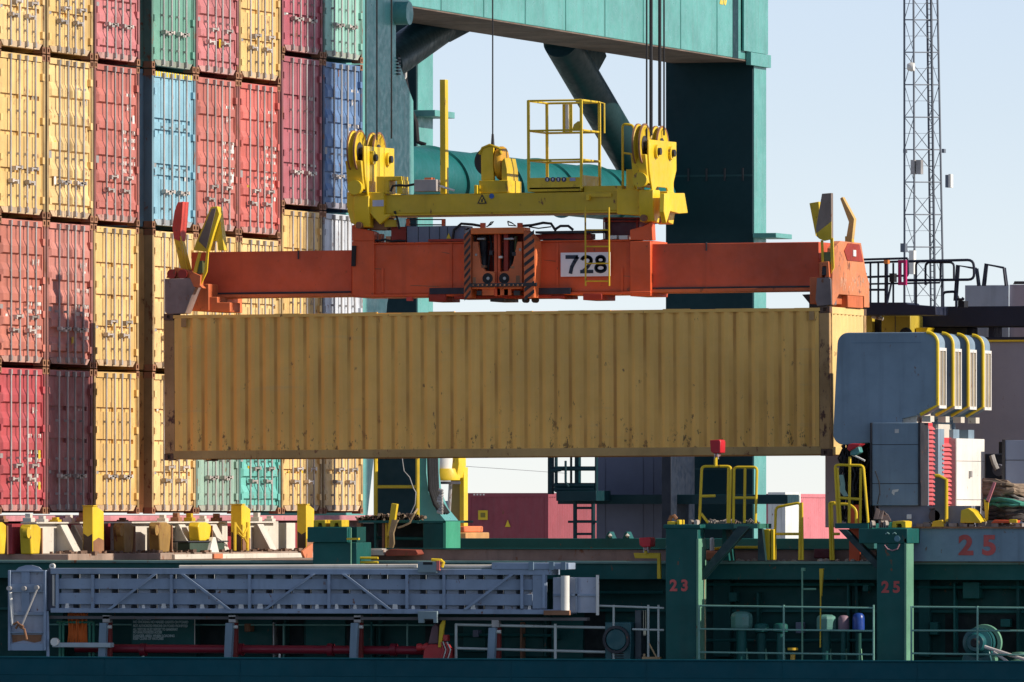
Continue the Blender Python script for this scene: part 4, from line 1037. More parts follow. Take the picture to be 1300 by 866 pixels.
# cross deck in front of the stack
xw = -1.55
D('cross_deck', MB().box(-9, -.9, -2.5, 18.5, zd-.019, PA(200, 702, -.9).z), M_TAN, .01)
zx = PA(200, 702, -.9).z
D('cross_deck_edge', MB().box(-.899, -.84, 3., 13.2, zx-.12, zx-.03), M_CREAM, .008)
zt_ = PA(200, 664.5, xw).z
yw1 = PA(347, 680, xw).y
for y0, y1 in ((-2.6, PA(86, 680, xw).y), (PA(150, 680, xw).y, PA(289, 680, xw).y), (PA(317, 680, xw).y, PA(375, 680, xw).y)):
    D('hatch_end_wall', MB().box(xw-.15, xw, y0, y1, zx+.001, zt_), M_CREAM, .01)
D('hatch_end_lip', MB().box(xw-.2, xw+.10, -2.6, yw1, zt_+.001, zt_+.03), M_CREAM, .006)
D('red_end_wall', MB().box(xw-.5, xw-.35, -2.6, 13.5, zx+.001, zt_), paint('dull_crimson', (.30, .03, .04), .6), .01)
D('hatch_cover', MB().box(-14.5, -2.0, -2.75, 18.2, zt_+.04, ZB-.03), paint('hatch_rose', (.52, .22, .24), .65, .2, .12, .4), .01)
D('hatch_girder', MB().box(-14.5, -2.3, -2.6, 18.2, zx+.001, zt_+.039), paint('hatch_girder_dark', (.06, .03, .03), .7))
for px in (72, 112 - 22, 190, 222, 262, 322):     # leaning gusset plates
    y = PA(px, 690, xw).y
    D('gusset', MB().prism([(xw+.001, zt_-.02), (xw+.10, zt_-.02), (xw+.36, zx+.03), (xw+.36, zx+.002), (xw+.001, zx+.002)], 'y', y, y+.05), M_CREAM, .004)
    D('gusset_flange', MB().add([(xw+.10, y-.15, zt_-.02), (xw+.36, y-.15, zx+.03), (xw+.36, y+.2, zx+.03), (xw+.10, y+.2, zt_-.02), (xw+.125, y-.15, zt_-.02), (xw+.385, y-.15, zx+.03), (xw+.385, y+.2, zx+.03), (xw+.125, y+.2, zt_-.02)],
      [(0, 1, 2, 3), (7, 6, 5, 4), (0, 4, 5, 1), (1, 5, 6, 2), (2, 6, 7, 3), (3, 7, 4, 0)]), M_CREAM)
rr = random.Random(4)
mb = MB()
for i in range(330):                              # scale, dunnage and lashing scraps lying on the cross deck
    y = rr.uniform(-2.3, 12.5); x = rr.uniform(-1.45, -.92); s = rr.uniform(.02, .07)
    mb.box(x, x+s*rr.uniform(.5, 1.5), y, y+s*rr.uniform(1, 4), zx+.001, zx+s*rr.uniform(.4, 1))
solo('deck_debris', 'scattered rusty scraps and dunnage lying along the cross deck below the stack', 'debris', mb, paint('rusty_scrap', (.15, .09, .06), .9, .5, .2, .3), kind='stuff')
for i, px in enumerate(list(range(6, 350, 17))):   # twistlocks left on the hatch end
    y = PA(px, 660, xw+.05).y
    if rr.random() < .2: continue
    mb = MB(); h = rr.uniform(.07, .17)
    mb.box(xw-.08, xw+.08, y-.10, y+.10, zt_+.031, zt_+.031+h*.5); mb.box(xw-.05, xw+.05, y-.06, y+.06, zt_+.031+h*.5, zt_+.031+h)
    D('twistlock_foot', mb, rr.choice((M_RUST, M_RUST, M_YELD, M_CREAM)), .006)
# numbered pillars
def pillar(px0, px1, pl1, num, tx, ty, b0=-4.3, py0=670):
    b1 = b0+.42
    o = D('pillar', MB().bx(px0, px1, py0, 842, b0, b1), M_SHIP, .012)
    x = P(px1, 700, b0).x
    put('pillar_lit_side', MB().box(x-.02, x+.015, b0-.02, b1+.03, ZF, P(px1, py0+14, b0).z), paint('sage_green', (.13, .30, .20), .5, .15, .03, .2), o)  # paler green strip over the pillar side, painted as its sunlit face
    q = P(tx, ty, b0-.004)
    text('pillar_number', num, paint('number_red', (.56, .10, .09), .6, .25, 0, .2), o, .26, q, FRONT, bold=.010, space=1.5)
    return o
pillar(845, 886, 888, '23', 862, 744)
pillar(1113, 1150, 1160, '25', 1131, 746)
D('pillar_head', MB().bx(1090, 1152, 671, 690, -4.32, -3.4), M_SHIP, .012)
D('pillar_head', MB().bx(842, 889, 666, 671, -4.32, -3.4), M_SHIP, .01)
D('pillar_brace', MB().pp([(1064, 672), (1074, 672), (1118, 716), (1112, 722)], -4.1, -3.9), M_BR, .006)
D('pillar_brace', MB().pp([(937, 668), (952, 668), (890, 738), (884, 732)], -4.1, -3.9), M_BR, .006)
D('fascia_bracket', MB().pp([(917, 671), (921, 671), (926, 712), (916, 712)], -3.7, -3.3), M_SHIP, .006)
D('fascia_bracket', MB().pp([(962, 668), (968, 672), (972, 712), (962, 712)], -3.8, -3.7), M_BR, .006)
# raised deck with the big number
zr = P(1226, 671, -3.5).z
D('raised_deck', MB().box(P(1153, 690, -3.4).x, X1, -3.4, 22, zd-.019, zr-.01), M_TAN)
pan = D('number_panel', MB().box(P(1152, 690, -3.5).x, X1, -3.5, -3.401, zd-.0, zr), M_BLUEG, .008)
put('panel_lip', MB().box(P(1152, 690, -3.5).x, X1, -3.56, -3.3, zr+.001, zr+.03), M_RUST, pan)
q = P(1241, 693.5, -3.504)
text('panel_number', '25', paint('number_red', (.56, .10, .09), .6, .25, 0, .2), pan, .45, q, FRONT, bold=.018, space=1.6, sx=1.12)
D('junction_panel', MB().bx(1222, 1243, 739, 760, BWL-.3, BWL-.001), M_SHIP, .01)
D('painted_face', MB().rail([(1123, 692), (1127, 697), (1133, 699), (1139, 697), (1142, 691)], -4.325, .012), paint('chalk_pink', (.42, .22, .24), .8))
for x in (1124, 1133): D('painted_eye', MB().rail([(x, 678), (x+2.5, 676.5), (x+5, 678)], -4.325, .012), paint('chalk_green', (.18, .32, .30), .8))
D('painted_nose', MB().lathe((P(1139, 684, -4.32).x, -4.325, P(1139, 684, -4.32).z), [(0, -.0), (.05, .0), (.055, .006)], 12, 'y'), paint('chalk_blue', (.12, .25, .30), .8))
# ------------------------------------------------------------------ loose fittings on the cross deck
def post(a, px0, pxm, px1, py0, py1, label, worn=0, top=True):
    # near face px0..pxm, sunlit face pxm..px1, standing on the cross deck, with a cut-off top
    p = PA(pxm, py1, a); y1 = PA(px1, py1, a).y
    x0 = P(px0, py1, p.y).x
    zt = PA(pxm, py0, a).z
    m = M_YELD if worn else M_YEL
    r = thing('guide_post', label, 'guide post', ((x0+a)/2, (p.y+y1)/2, zx), 'yellow guide posts on the cross deck')
    h = zt-zx; c = (y1-p.y)
    mb = MB().prism([(p.y, zx+.002), (y1, zx+.002), (y1, zt-c*.16 if top else zt), (p.y+.35*c if top else y1, zt), (p.y, zt)], 'x', x0, a)
    put('post', mb, m, r, .012)
    put('base_wear', MB().prism([(p.y+.01, zx+.003), (y1-.01, zx+.003), (y1-.01, zx+h*.28), (p.y+c*.5, zx+h*.34), (p.y+.01, zx+h*.26)], 'x', a+.001, a+.004), M_RUST, r)
    put('base_wear', MB().prism([(x0+.01, zx+.003), (a-.01, zx+.003), (a-.01, zx+h*.42), ((x0+a)/2, zx+h*.36), (x0+.01, zx+h*.43)], 'y', p.y-.004, p.y-.001), paint('brown_wear', (.07, .045, .03), .8, .3), r)
    put('cap_plate', MB().box(x0-.01, a+.012, p.y-.012, p.y+.35*c, zt+.001, zt+.02), m, r)
    return r
post(-1.0, 105, 118, 132, 643, 704, 'tallest yellow guide post, standing in front of the shadowed maroon container')
post(-1.0, 293, 307, 318, 641, 700, 'yellow guide post in front of the turquoise container, with a rail leaning on it')
post(-1.0, 377, 389, 399, 641, 697, 'yellow guide post just left of the green box, the rightmost of the tall ones')
def small_post(px0, px1, py0, py1, label, m, drum=True):
    a = -1.05; p, q = PA(px0, py1, a), PA(px1, py1, a)
    zt = PA(px0, py0, a).z; zb = max(zx, PA(px0, py1, a).z)
    r = thing('deck_fitting', label, 'deck fitting', (a, (p.y+q.y)/2, zb), 'small yellow fittings on the cross deck')
    w = q.y-p.y; yc = (p.y+q.y)/2
    put('body', MB().prism([(p.y+w*.2, zb+.002), (q.y-w*.12, zb+.002), (q.y, zb+(zt-zb)*.55), (q.y, zt-.05), (q.y-w*.3, zt), (p.y+w*.2, zt), (p.y+w*.1, zt-.08)], 'x', a-.2, a), m, r, .02)
    if drum: put('lever_head', MB().tube((a-.06, yc-w*.62, zt-.14), (a+.02, yc-w*.62, zt-.14), .10, 12), m, r); put('lever', MB().box(a-.06, a-.01, yc-w*.6, yc-w*.2, zt-.2, zt-.08), M_RUST, r)
    put('edge_strip', MB().box(a-.21, a+.02, q.y+.001, q.y+.04, zb+.002, zt-.06), M_RUST, r)
    return r
M_BRNY = paint('brown_yellow', (.34, .20, .05), .7, .35, .35, .4)
small_post(37, 52, 666, 705, 'yellow lever fitting with a round head, leftmost full one on the cross deck', M_YELD)
small_post(155, 170, 664, 702, 'shaded brownish lever fitting between the tallest post and the white gussets', M_BRNY)
small_post(200, 217, 663, 703, 'rust-brown lever fitting between two white gusset plates', M_BRNY)
small_post(250, 268, 663, 687, 'bright yellow split block standing on a low dark green box', M_YEL, False)
small_post(-6, 8, 663, 704, 'yellow fitting cut by the left edge of the picture', M_YELD, False)
y0, y1 = PA(240, 690, -1.).y, PA(284, 690, -1.).y
t = thing('low_box', 'low dark green box under the bright yellow split block', 'box', (-1, (y0+y1)/2, zx))
put('body', MB().box(-1.22, -.98, y0, y1, zx+.002, PA(260, 688.5, -.98).z), paint('olive_green_box', (.03, .055, .035), .6, .3, .1), t, .01)
put('lid', MB().box(-1.26, -.95, y0-.2, y1+.15, PA(260, 688.4, -.98).z, PA(260, 686.6, -.98).z), M_DARK, t, .005)
solo('white_cone', 'small pale cone leaning on the low dark green box', 'cone', MB().pa([(266, 704), (279, 704), (274, 682), (271, 682)], -.92, -1.0), M_WHITE, bev=.01)
mb = MB(); mb.path([PA(298, 663, -.9), PA(298, 699, -.9)], .03); mb.path([PA(314, 663, -.9), PA(314, 699, -.9)], .03)
mb.path([PA(298, 664, -.9), PA(306, 675, -.9), PA(314, 690, -.9)], .02); mb.path([PA(314, 670, -.9), PA(308, 682, -.9), PA(302, 676, -.9)], .02)
solo('pipe_trestle', 'thin yellow pipe frame leaning against the second tall guide post', 'frame', mb, M_YELD)
solo('orange_plate', 'small orange plate lying on the pale edge of the cross deck', 'plate', MB().pa([(272, 703), (283, 703), (283, 709), (272, 709)], -.8, -.835), paint('salmon_orange', (.62, .20, .09), .6, .2, .1))
solo('orange_plate', 'orange sheet beside the pale beam end next to the green box', 'plate', MB().pa([(384, 700), (397, 690), (397, 710), (388, 710)], -.80, -.836), paint('salmon_orange', (.62, .20, .09)))
# green lashing box
t = thing('green_box', 'dark green steel box with two yellow lugs between the cross deck and the rope heap', 'box', P(422, 720, -3.6))
put('upper_box', MB().bx(390, 441, 669, 688.5, -3.9, -3.0), M_SHIP, t, .012)
put('lower_box', MB().bx(397, 453, 688.6, 720, -3.8, -3.0), M_SHIP, t, .012)
put('side_frame', MB().pp([(441.2, 669), (453, 669), (453, 688), (441.2, 688)], -3.7, -3.2), M_SHIPW, t)
put('yellow_step', MB().bx(440, 455, 683, 685.5, -3.98, -3.9), M_YEL, t)
for x in (398, 419): put('lug', MB().pp([(x, 669), (x, 660.5), (x+15, 660), (x+15, 669), (x+11, 669), (x+10, 664), (x+6, 664), (x+5, 669)], -3.7, -3.3), M_YELD, t, .008)
put('stripe_rail', MB().rail([(445.5, 670), (445.5, 718)], -3.83, .012), paint('sage_green', (.13, .30, .20)), t)
mb = MB()
for y in (708.5, 714): mb.rail([(455, y), (480, y)], -3.6, .022)
mb.rail([(456, 716), (456, 706)], -3.6, .02)
solo('yellow_step_rail', 'short double yellow rail on the deck edge right of the green box', 'rail', mb, M_YEL)
t = thing('canister', 'small white canister standing right of the green box', 'canister', P(461, 706, -3.)); p = P(461, 706, -3.)
put('body', MB().lathe(p, [(0, 0), (.05, 0), (.05, .17), (.025, .2), (.025, .23), (0, .23)], 14), M_WHITE, t); put('band', MB().lathe(p, [(.05, .06), (.053, .06), (.053, .12), (.05, .12)], 14, 'z', True), M_DARK, t)
# rope heap on its rack
b = -1.2
t = thing('rope_rack', 'dark green rack with a side post carrying the frayed rope heap', 'rack', P(510, 705, b))
put('top_plate', MB().bx(455, 566, 661, 664, b, b+1.6), M_SHIP, t, .006)
put('box_post', MB().bx(537, 563, 664.1, 698, b+.02, b+.8), M_SHIPW, t, .01)
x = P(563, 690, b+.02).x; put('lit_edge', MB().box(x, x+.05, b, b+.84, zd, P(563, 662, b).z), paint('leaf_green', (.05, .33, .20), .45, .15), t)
for x0, x1, m in ((453, 458, M_RUST), (485, 488, M_RUST), (489, 491, M_YELD), (475, 477, M_SHIP)): put('leg', MB().bx(x0, x1, 664.1, 705, b+.1, b+.25), m, t)
put('brace_rail', MB().rail([(477, 697), (477, 683), (538, 684)], b+.3, .03), M_SHIP, t); put('inner_panel', MB().bx(460, 537, 664.2, 700, b+1.3, b+1.5), paint('black_opening', (.004, .012, .012)), t)
mb = MB()
for i in range(46):
    px = rr.uniform(458, 538); py = 660-rr.uniform(0, 7)*(1-abs(px-500)/90)
    pts = []; d = rr.uniform(5, 16)
    for k in range(6): pts.append(P(px+d*(k/5-.5), py+rr.uniform(-2.2, 2.0), b+rr.uniform(.1, 1.3)))
    mb.path(pts, rr.uniform(.012, .032), 6)
solo('rope_heap', 'heap of frayed brown rope lying on the dark green rack', 'rope', mb, M_ROPE, kind='thing')
solo('leaning_bar', 'bright yellow flat bar leaning over the rope heap', 'bar', MB().pp([(497, 639), (504, 640), (498, 681), (491, 680)], b-.2, b-.1), M_YEL, bev=.006)
mb = MB()
for i in range(8): mb.path([P(505-i*.9+rr.uniform(-1, 1), 660, b-.3), P(500-i*.8+rr.uniform(-2, 2), 676, b-.32), P(498+rr.uniform(-3, 3), 690, b-.3), P(496+rr.uniform(-3, 2), 702, b-.25)], .02, 6)
mb.path([P(505, 670, b-.3), P(512, 668, b-.3), P(520, 664, b-.3), P(526, 652, b-.3), P(530, 646, b-.2)], .018)
solo('hanging_rope', 'pale rope tail hanging off the rack beside the yellow bar', 'rope', mb, paint('pale_rope', (.42, .30, .16), .9, .3, 0, .3))
solo('rusty_tray', 'rust-red tray lying on the deck below the rope tail', 'tray', MB().pp([(489, 704), (490, 699), (496, 697), (528, 698), (531, 703), (529, 705), (491, 706)], -2.9, -2.56), paint('tray_red', (.22, .045, .025), .7, .3, .3), bev=.01)
solo('pallet_boards', 'pale boards on the deck edge left of the rust-red tray', 'boards', MB().bx(466, 487, 698, 705, -2.9, -2.6).bx(468, 485, 696.5, 698, -2.85, -2.6), paint('pale_board', (.42, .38, .34), .8, .3, .1), bev=.006)
# ------------------------------------------------------------------ gangway stowed along the side
bg = -4.35
g = thing('gangway', 'grey accommodation ladder stowed flat along the ship side', 'gangway', P(390, 786, bg))
Gp = lambda name, mb, mat, bev=0., **k: put(name, mb, mat, g, bev, **k)
Gp('top_chord', MB().bx(64, 700, 722, 729.5, bg, bg+.5), M_GANG, .008)
Gp('bottom_chord', MB().bx(64, 722, 773, 779, bg, bg+.5), M_GANG, .008)
Gp('side_plank', MB().bx(72, 676, 735, 748.5, bg+.06, bg+.1), M_GANG, .006)
Gp('side_plank', MB().bx(72, 676, 753.5, 768, bg+.06, bg+.1), M_GANG, .006)
for x in (72, 117, 217, 316, 417, 516, 563, 662, 690): Gp('upright', MB().bx(x-1.6, x+1.8, 729.6, 772.9, bg+.0, bg+.058), M_GANG, .004)
for p_ in (((196, 729), (138, 774)), ((231, 729), (291, 774)), ((397, 729), (336, 774)), ((436, 729), (495, 774)), ((650, 729), (590, 774))):
    (xa, ya), (xb, yb) = p_
    Gp('diagonal', MB().pp([(xa-2.6, ya), (xa+2.6, ya), (xb+2.6, yb), (xb-2.6, yb)], bg-.03, bg-.001), M_GANG, .004)
x = 78
z0, z1 = P(300, 773, bg).z, P(300, 729.5, bg).z
mt = MB()
i = 0
while x < 676:
    xa = P(x, 750, bg+.12).x
    Gp('tread', MB().add([(xa, bg+.12, z0+.003), (xa+.20, bg+.16, z0+.003), (xa+.20, bg+.52, z0+.003), (xa, bg+.50, z0+.003), (xa, bg+.12, z1), (xa+.20, bg+.16, z1), (xa+.20, bg+.52, z1), (xa, bg+.50, z1)],
       [(0, 3, 2, 1), (4, 5, 6, 7), (0, 1, 5, 4), (1, 2, 6, 5), (2, 3, 7, 6), (3, 0, 4, 7)]), paint('tread_grey', (.34, .38, .44), .55, .2, .06, .3))
    if rr.random() < .72:                  # white wedges added as sunlit patches on the tread ends
        xe = P(x+rr.uniform(2, 6), 770, bg).x; w_ = rr.uniform(.05, .10); zt2 = z0+rr.uniform(.06, .09)
        Gp('tread_sun_patch', MB().add([(xe, bg+.02, z0+.004), (xe+w_, bg+.055, z0+.004), (xe+w_, bg+.059, z0+.004), (xe, bg+.059, z0+.004), (xe+.01, bg+.02, zt2), (xe+w_-.015, bg+.055, zt2), (xe+w_-.015, bg+.059, zt2), (xe+.01, bg+.059, zt2)],
           [(0, 3, 2, 1), (4, 5, 6, 7), (0, 1, 5, 4), (1, 2, 6, 5), (2, 3, 7, 6), (3, 0, 4, 7)]), M_WHITE)
    x += 24.45; i += 1
Gp('end_panel', MB().bx(676, 694, 729.6, 772.9, bg+.02, bg+.06), M_GANG, .005)
M_PALE = paint('pale_grey_panel', (.40, .44, .52), .55, .2, .08, .35)
ep = Gp('end_platform', MB().bx(702, 759, 733, 778, bg+.1, bg+.14), M_PALE, .006)
put('platform_rib', MB().bx(702, 757, 754, 756.5, bg+.06, bg+.099), M_GANG, ep); put('platform_rib', MB().bx(730, 733, 734, 777, bg+.06, bg+.098), M_GANG, ep)
Gp('edge_tube', MB().rail([(758.5, 730), (758.5, 781)], bg+.07, .028), M_WHITE)
p = P(718, 753, bg-.05); Gp('roller', MB().tube(P(717.5, 731, bg-.02), P(717.5, 775, bg-.02), .075, 16), M_WHITE)
Gp('end_arm', MB().bx(690, 723, 775, 781, bg-.08, bg-.001), M_RUST, .006)
tb = Gp('top_box', MB().bx(624, 722, 714.5, 723, bg-.02, bg+.4), M_GANG, .008)
for x in (671, 697, 712): put('strap', MB().bx(x, x+6, 713.5, 723.5, bg-.05, bg-.021), M_BLUEG, tb)
Gp('top_pipe', MB().rail([(228, 720), (330, 719.5), (530, 718.5)], bg+.2, .035), M_CREAM); Gp('top_pipe', MB().rail([(555, 719), (624, 719)], bg+.2, .03), M_CREAM)
M_BRK = paint('grey_green_bracket', (.24, .32, .34), .55, .2, .05, .3)
hk = Gp('hook_bracket', MB().pp([(530, 727), (530, 713), (554, 713), (554, 727)], bg-.1, bg-.035), M_BRK, .006); put('slot', MB().bx(537, 549, 713.5, 717, bg-.104, bg-.101), M_BLACK, hk)
Gp('hook_bracket', MB().pp([(530, 776), (555, 776), (555, 791), (550, 791), (550, 786), (538, 786), (538, 791), (531, 791)], bg-.1, bg-.035), M_BRK, .006)
Gp('pink_stop', MB().bx(554.2, 558, 712, 724, bg-.1, bg-.04), paint('coral_stop', (.60, .16, .14), .5)); Gp('yellow_hook', MB().rail([(548, 711), (560, 711.5), (563, 714), (561, 720)], bg-.05, .03), M_YEL)
Gp('carrier_rail', MB().bx(60, 745, 783, 787, bg+.1, bg+.3), paint('brown_grey_rail', (.12, .11, .11), .6, .3, .2), .006)
# landing platform at its left end
lp = Gp('lower_platform', MB().bx(10, 58, 724, 824, bg+.06, bg+.12), M_PALE, .006)
for a in ((10, 13, 724, 826), (55, 58, 724, 826)): put('frame_bar', MB().bx(*a, bg-.02, bg+.059), M_GANG, lp, .004)
for a in ((13.1, 54.9, 724, 726.5), (13.1, 54.9, 741, 752), (13.1, 54.9, 777, 781), (13.1, 54.9, 802, 804), (13.1, 54.9, 817, 826)): put('frame_bar', MB().bx(*a, bg-.0, bg+.058), M_GANG, lp, .004)
for a in ((27, 37, 726.6, 740.9), (27, 37, 752.1, 776.9)): put('frame_bar', MB().bx(*a, bg-.0, bg+.057), M_GANG, lp, .004)
put('rust_patch', MB().pp([(15, 806), (53, 806), (52, 814), (44, 816), (30, 813), (16, 816)], bg+.052, bg+.059), M_RUST, lp)
put('arch', MB().pp([(20, 724), (24, 720), (33, 717.5), (40, 717.5), (49, 720), (54, 724)], bg+.07, bg+.11), M_GANG, lp)
for pts in (((13, 752), (16, 794)), ((47, 748), (26, 798))): put('strut', MB().rail(pts, bg-.06, .03 if pts[0][0] < 20 else .018), M_WHITE if pts[0][0] < 20 else M_GALV, lp)
for pts in (((17, 793), (22, 790), (26, 796), (31, 799), (34, 812)), ((20, 798), (24, 792), (30, 796))): put('shackle', MB().rail(pts, bg-.08, .022), M_RUST, lp)
for x, y in ((13, 747), (32, 747), (48, 746)): q = P(x, y, bg); put('bolt', MB().tube((q.x, bg-.09, q.z), (q.x, bg-.005, q.z), .04, 12), M_GALV, lp)
Gp('hinge_box', MB().bx(60, 72, 722, 776, bg+.1, bg+.3), paint('dark_grey_hinge', (.13, .15, .20), .5, .3, .1), .008)
mb = MB(); mb.rail([(68, 730), (68, 769), (73, 770), (73, 728)], bg+.03, .024); Gp('hinge_loop', mb, M_CREAM)
p = P(64, 719, bg); Gp('sheave_lug', MB().lathe((p.x, bg+.1, p.z), [(.02, -.03), (.05, -.03), (.05, .03), (.02, .03)], 14, 'y', True), M_WHITE)
Gp('floor_beam', MB().bx(66, 140, 816, 822, bg+.0, bg+.2), paint('pale_pipe', (.42, .48, .50), .5, .15, .05), .01); p = P(70, 815, bg); Gp('pulley', MB().lathe((p.x, bg-.0, p.z), [(0, -.05), (.07, -.05), (.07, .05), (0, .05)], 14, 'y'), M_WHITE)
Gp('side_bar', MB().rail([(60, 776), (61, 834)], bg+.05, .03), M_GANG)
# brackets that carry it
def support(px, label, py0=791):
    r = thing('ladder_support', label, 'support', P(px+5, 838, -4.1), 'supports under the stowed gangway')
    put('blue_post', MB().pp([(px+2, py0), (px+11, py0), (px+9, 839), (px, 839)], -4.3, -4.18), M_BLUEG, r, .008)
    put('red_post', MB().bx(px+10.5, px+16, py0-4, 839, -4.1, -3.98), paint('oxide_red', (.24, .035, .03), .6, .25, .08), r, .006)
    put('white_cap', MB().bx(px+6, px+15, py0-10, py0-.5, -4.25, -4.1), M_GALV, r, .006)
    q = P(px+12, py0+5, -4.2); put('pin', MB().tube((q.x-.06, -4.2, q.z), (q.x+.08, -4.2, q.z), .03, 10), M_WHITE, r)
support(124, 'blue and red support under the left part of the gangway, beside the orange ropes')
support(284, 'blue and red support under the middle of the gangway, right of the dark sign')
support(443, 'blue and red support with its post mostly low, left of the red winch')
support(618, 'blue and red support under the right end of the gangway, right of the red winch', 797)
p0, p1 = P(96, 823, -3.9), P(545, 826, -3.9)
t = thing('red_pipe', 'dark red pipe running along the passage floor below the gangway', 'pipe', (p0+p1)/2)
put('pipe', MB().tube(p0, p1, .075, 16), paint('pipe_red', (.22, .012, .025), .4, .2, .03, .3), t)
for px in (182, 305, 420, 500): q = P(px, 825, -3.9); put('flange', MB().tube((q.x-.05, q.y, q.z), (q.x+.05, q.y, q.z), .11, 16), paint('pipe_red', (.22, .012, .025)), t)
for px in (182, 355): put('leg', MB().tube(P(px, 828, -3.9), P(px, 842, -3.9), .02), M_WHITE, t)
# sign
sg = solo('notice_board', 'dark green sign with seven lines of small pale lettering under the gangway', 'sign', MB().bx(167, 247, 784, 822, -3.25, -3.22), M_SHIP, bev=.004)
put('sign_edge', MB().bx(246.6, 247.6, 784, 822, -3.262, -3.252).shift((0, 0, 0)), M_CREAM, sg)
LINES = ['ATTENTION', 'NO SMOKING NO NAKED LIGHTS ON BOARD', 'NOT AUTHORIZED PERSONS ON BOARD PROHIBITED', 'ALL VISITORS MUST REPORT TO GANGWAY', 'NO UNAUTHORIZED ACCESS', 'DANGER AREA WHEN LOADING', 'KEEP CLEAR OF HATCHES']
WD = [18, 74, 75, 63, 38, 54, 44]
for i, (s, w_) in enumerate(zip(LINES, WD)):
    y = 784.0+[0.2, 4.6, 9.4, 13.9, 17.6, 22.1, 25.6][i]+1.2
    q = P(169 if i else 174, y, -3.256)
    size = .062; wid = w_/73.2
    est = len(s)*size*.60
    text('sign_line', s, paint('sign_lettering', (.36, .46, .44), .6, .1, 0, .1), sg, size, q, FRONT, align='LEFT', sx=wid/est, bold=.003)
# orange ropes and green frame left
mb = MB()
for i in range(16):
    x = 87+i*1.55; mb.path([P(x+rr.uniform(-1, 1), 776, -3.9), P(x+rr.uniform(-.7, .7), 790, -3.87+rr.uniform(-.05, .05)), P(x+rr.uniform(-.7, .7), 803, -3.9), P(x+rr.uniform(-1, 1), 817, -3.87)], rr.uniform(.012, .022), 6)
solo('orange_lashings', 'bundle of orange ropes hanging under the left end of the gangway', 'rope', mb, paint('orange_rope', (.78, .17, .03), .8, .3, .1, .3))
mb = MB()
for pts in (((72, 790), (120, 790)), ((76, 790), (76, 836)), ((80, 790), (80, 836)), ((114, 790), (114, 836)), ((119, 790), (119, 836))): mb.rail(pts, -3.9, .024)
solo('pipe_guard', 'green pipe frame around the hanging orange ropes', 'frame', mb, paint('mid_green', (.04, .25, .16), .45, .2, .03))
# red winch
t = thing('winch', 'small red winch with a yellow and green lever under the gangway', 'winch', P(552, 838, -4.1))
M_WR = paint('winch_red', (.42, .03, .03), .45, .25, .1, .3)
put('drum_housing', MB().pp([(536, 839), (538, 826), (543, 818), (560, 818), (566, 828), (567, 839)], -4.2, -3.7), M_WR, t, .02)
put('motor', MB().pp([(543, 818), (548, 796), (553, 791), (557, 796), (557, 818)], -4.15, -3.9), paint('grey_maroon', (.16, .08, .09), .5, .3, .1), t, .02)
put('lever', MB().pp([(558, 794), (563, 785), (565, 786), (563, 800), (560, 822), (556, 822)], -4.22, -4.16), M_YELD, t, .006); put('handle', MB().bx(562, 568, 806, 814, -4.2, -4.05), M_WR, t, .01)
put('side_drum', MB().tube(P(572, 832, -4.1)-Vector((.08, 0, 0)), P(572, 832, -4.1)+Vector((.05, 0, 0)), .13, 16), M_WR, t)
for i in range(4): put('hose', MB().rail([(560+i*2.5, 815), (563+i*3, 825), (559+i*3, 839)], -4.24, .012), M_CREAM if i % 2 else M_WR, t)
put('coupling', MB().lathe(P(537, 822, -4.1), [(0, -.1), (.07, -.1), (.07, -.04), (.05, 0), (.08, .05), (.08, .1), (0, .1)], 12, 'x'), M_WR, t)
# passage railings
M_RW = paint('pale_rail', (.46, .50, .46), .45, .15, .05, .2); M_RG = paint('green_rail', (.16, .34, .28), .45, .2, .05, .2)
def railing(label, rails, posts, b, m, r=.022):
    mb = MB()
    for pts in rails: mb.rail(pts, b, r*.9)
    t = thing('railing', label, 'railing', P(posts[0], 839, b), 'railings along the passage edge')
    put('rails', mb, m, t)
    for x in posts: put('post', MB().rail([(x, rails[0][0][1]-1), (x, 841)], b, r), m, t)
railing('white railing between the red winch and the fan box', [[(578, 793), (770, 797)], [(578, 823), (770, 828)]], (579, 705), -4.15, M_RW, .026)
railing('pale railing around the fan box, left of pillar 23', [[(758, 769), (843, 772)], [(803, 799), (843, 800)]], (779, 823, 836), -4.2, M_RW, .02)
railing('green railing between pillar 23 and pillar 25', [[(887, 769), (1110, 772)], [(887, 798.5), (1110, 801)], [(887, 828), (1110, 831)]], (887.5, 995, 1109), -4.4, M_RG, .018)
railing('green railing right of pillar 25, in front of the rope winch', [[(1156, 770.5), (1330, 772)], [(1156, 800.5), (1330, 801)], [(1156, 829.5), (1330, 832)]], (1157, 1241), -4.42, M_RG, .018)
railing('dim railing behind the gangway supports', [[(60, 793), (560, 794)]], (180, 360, 517), -3.0, M_RG, .016)
# pipes, trays and boxes fixed to the passage wall
mb = MB()
for y0, y1, x0, x1 in ((742, 742, 890, 1110), (745.5, 745.5, 1165, 1300), (752, 752, 760, 842), (806, 807, 560, 700), (813, 813, 890, 1110)):
    mb.tube(P(x0, y0, BWL-.2), P(x1, y1, BWL-.2), .03, 8)
D('wall_pipe', mb, M_SHIP)
for x, y, w_, h_, m in ((925, 752, 10, 12, M_SHIP), (1010, 790, 8, 14, M_GLASS), (1095, 742, 7, 9, M_SHIP), (700, 800, 8, 12, M_SHIP), (1180, 790, 10, 16, M_SHIP), (1270, 786, 12, 10, M_SHIP), (310, 792, 8, 10, M_RUST), (600, 800, 7, 9, M_GLASS), (960, 752, 3, 70, M_SHIPW), (1075, 740, 2.5, 90, M_SHIP), (1210, 740, 2.5, 92, M_SHIP), (660, 790, 2.5, 46, M_RUST), (470, 790, 2.5, 46, M_SHIP), (346, 790, 2, 46, M_GALV)):
    D('wall_box', MB().bx(x, x+w_, y, y+h_, BWL-.28, BWL-.06), m, .01)
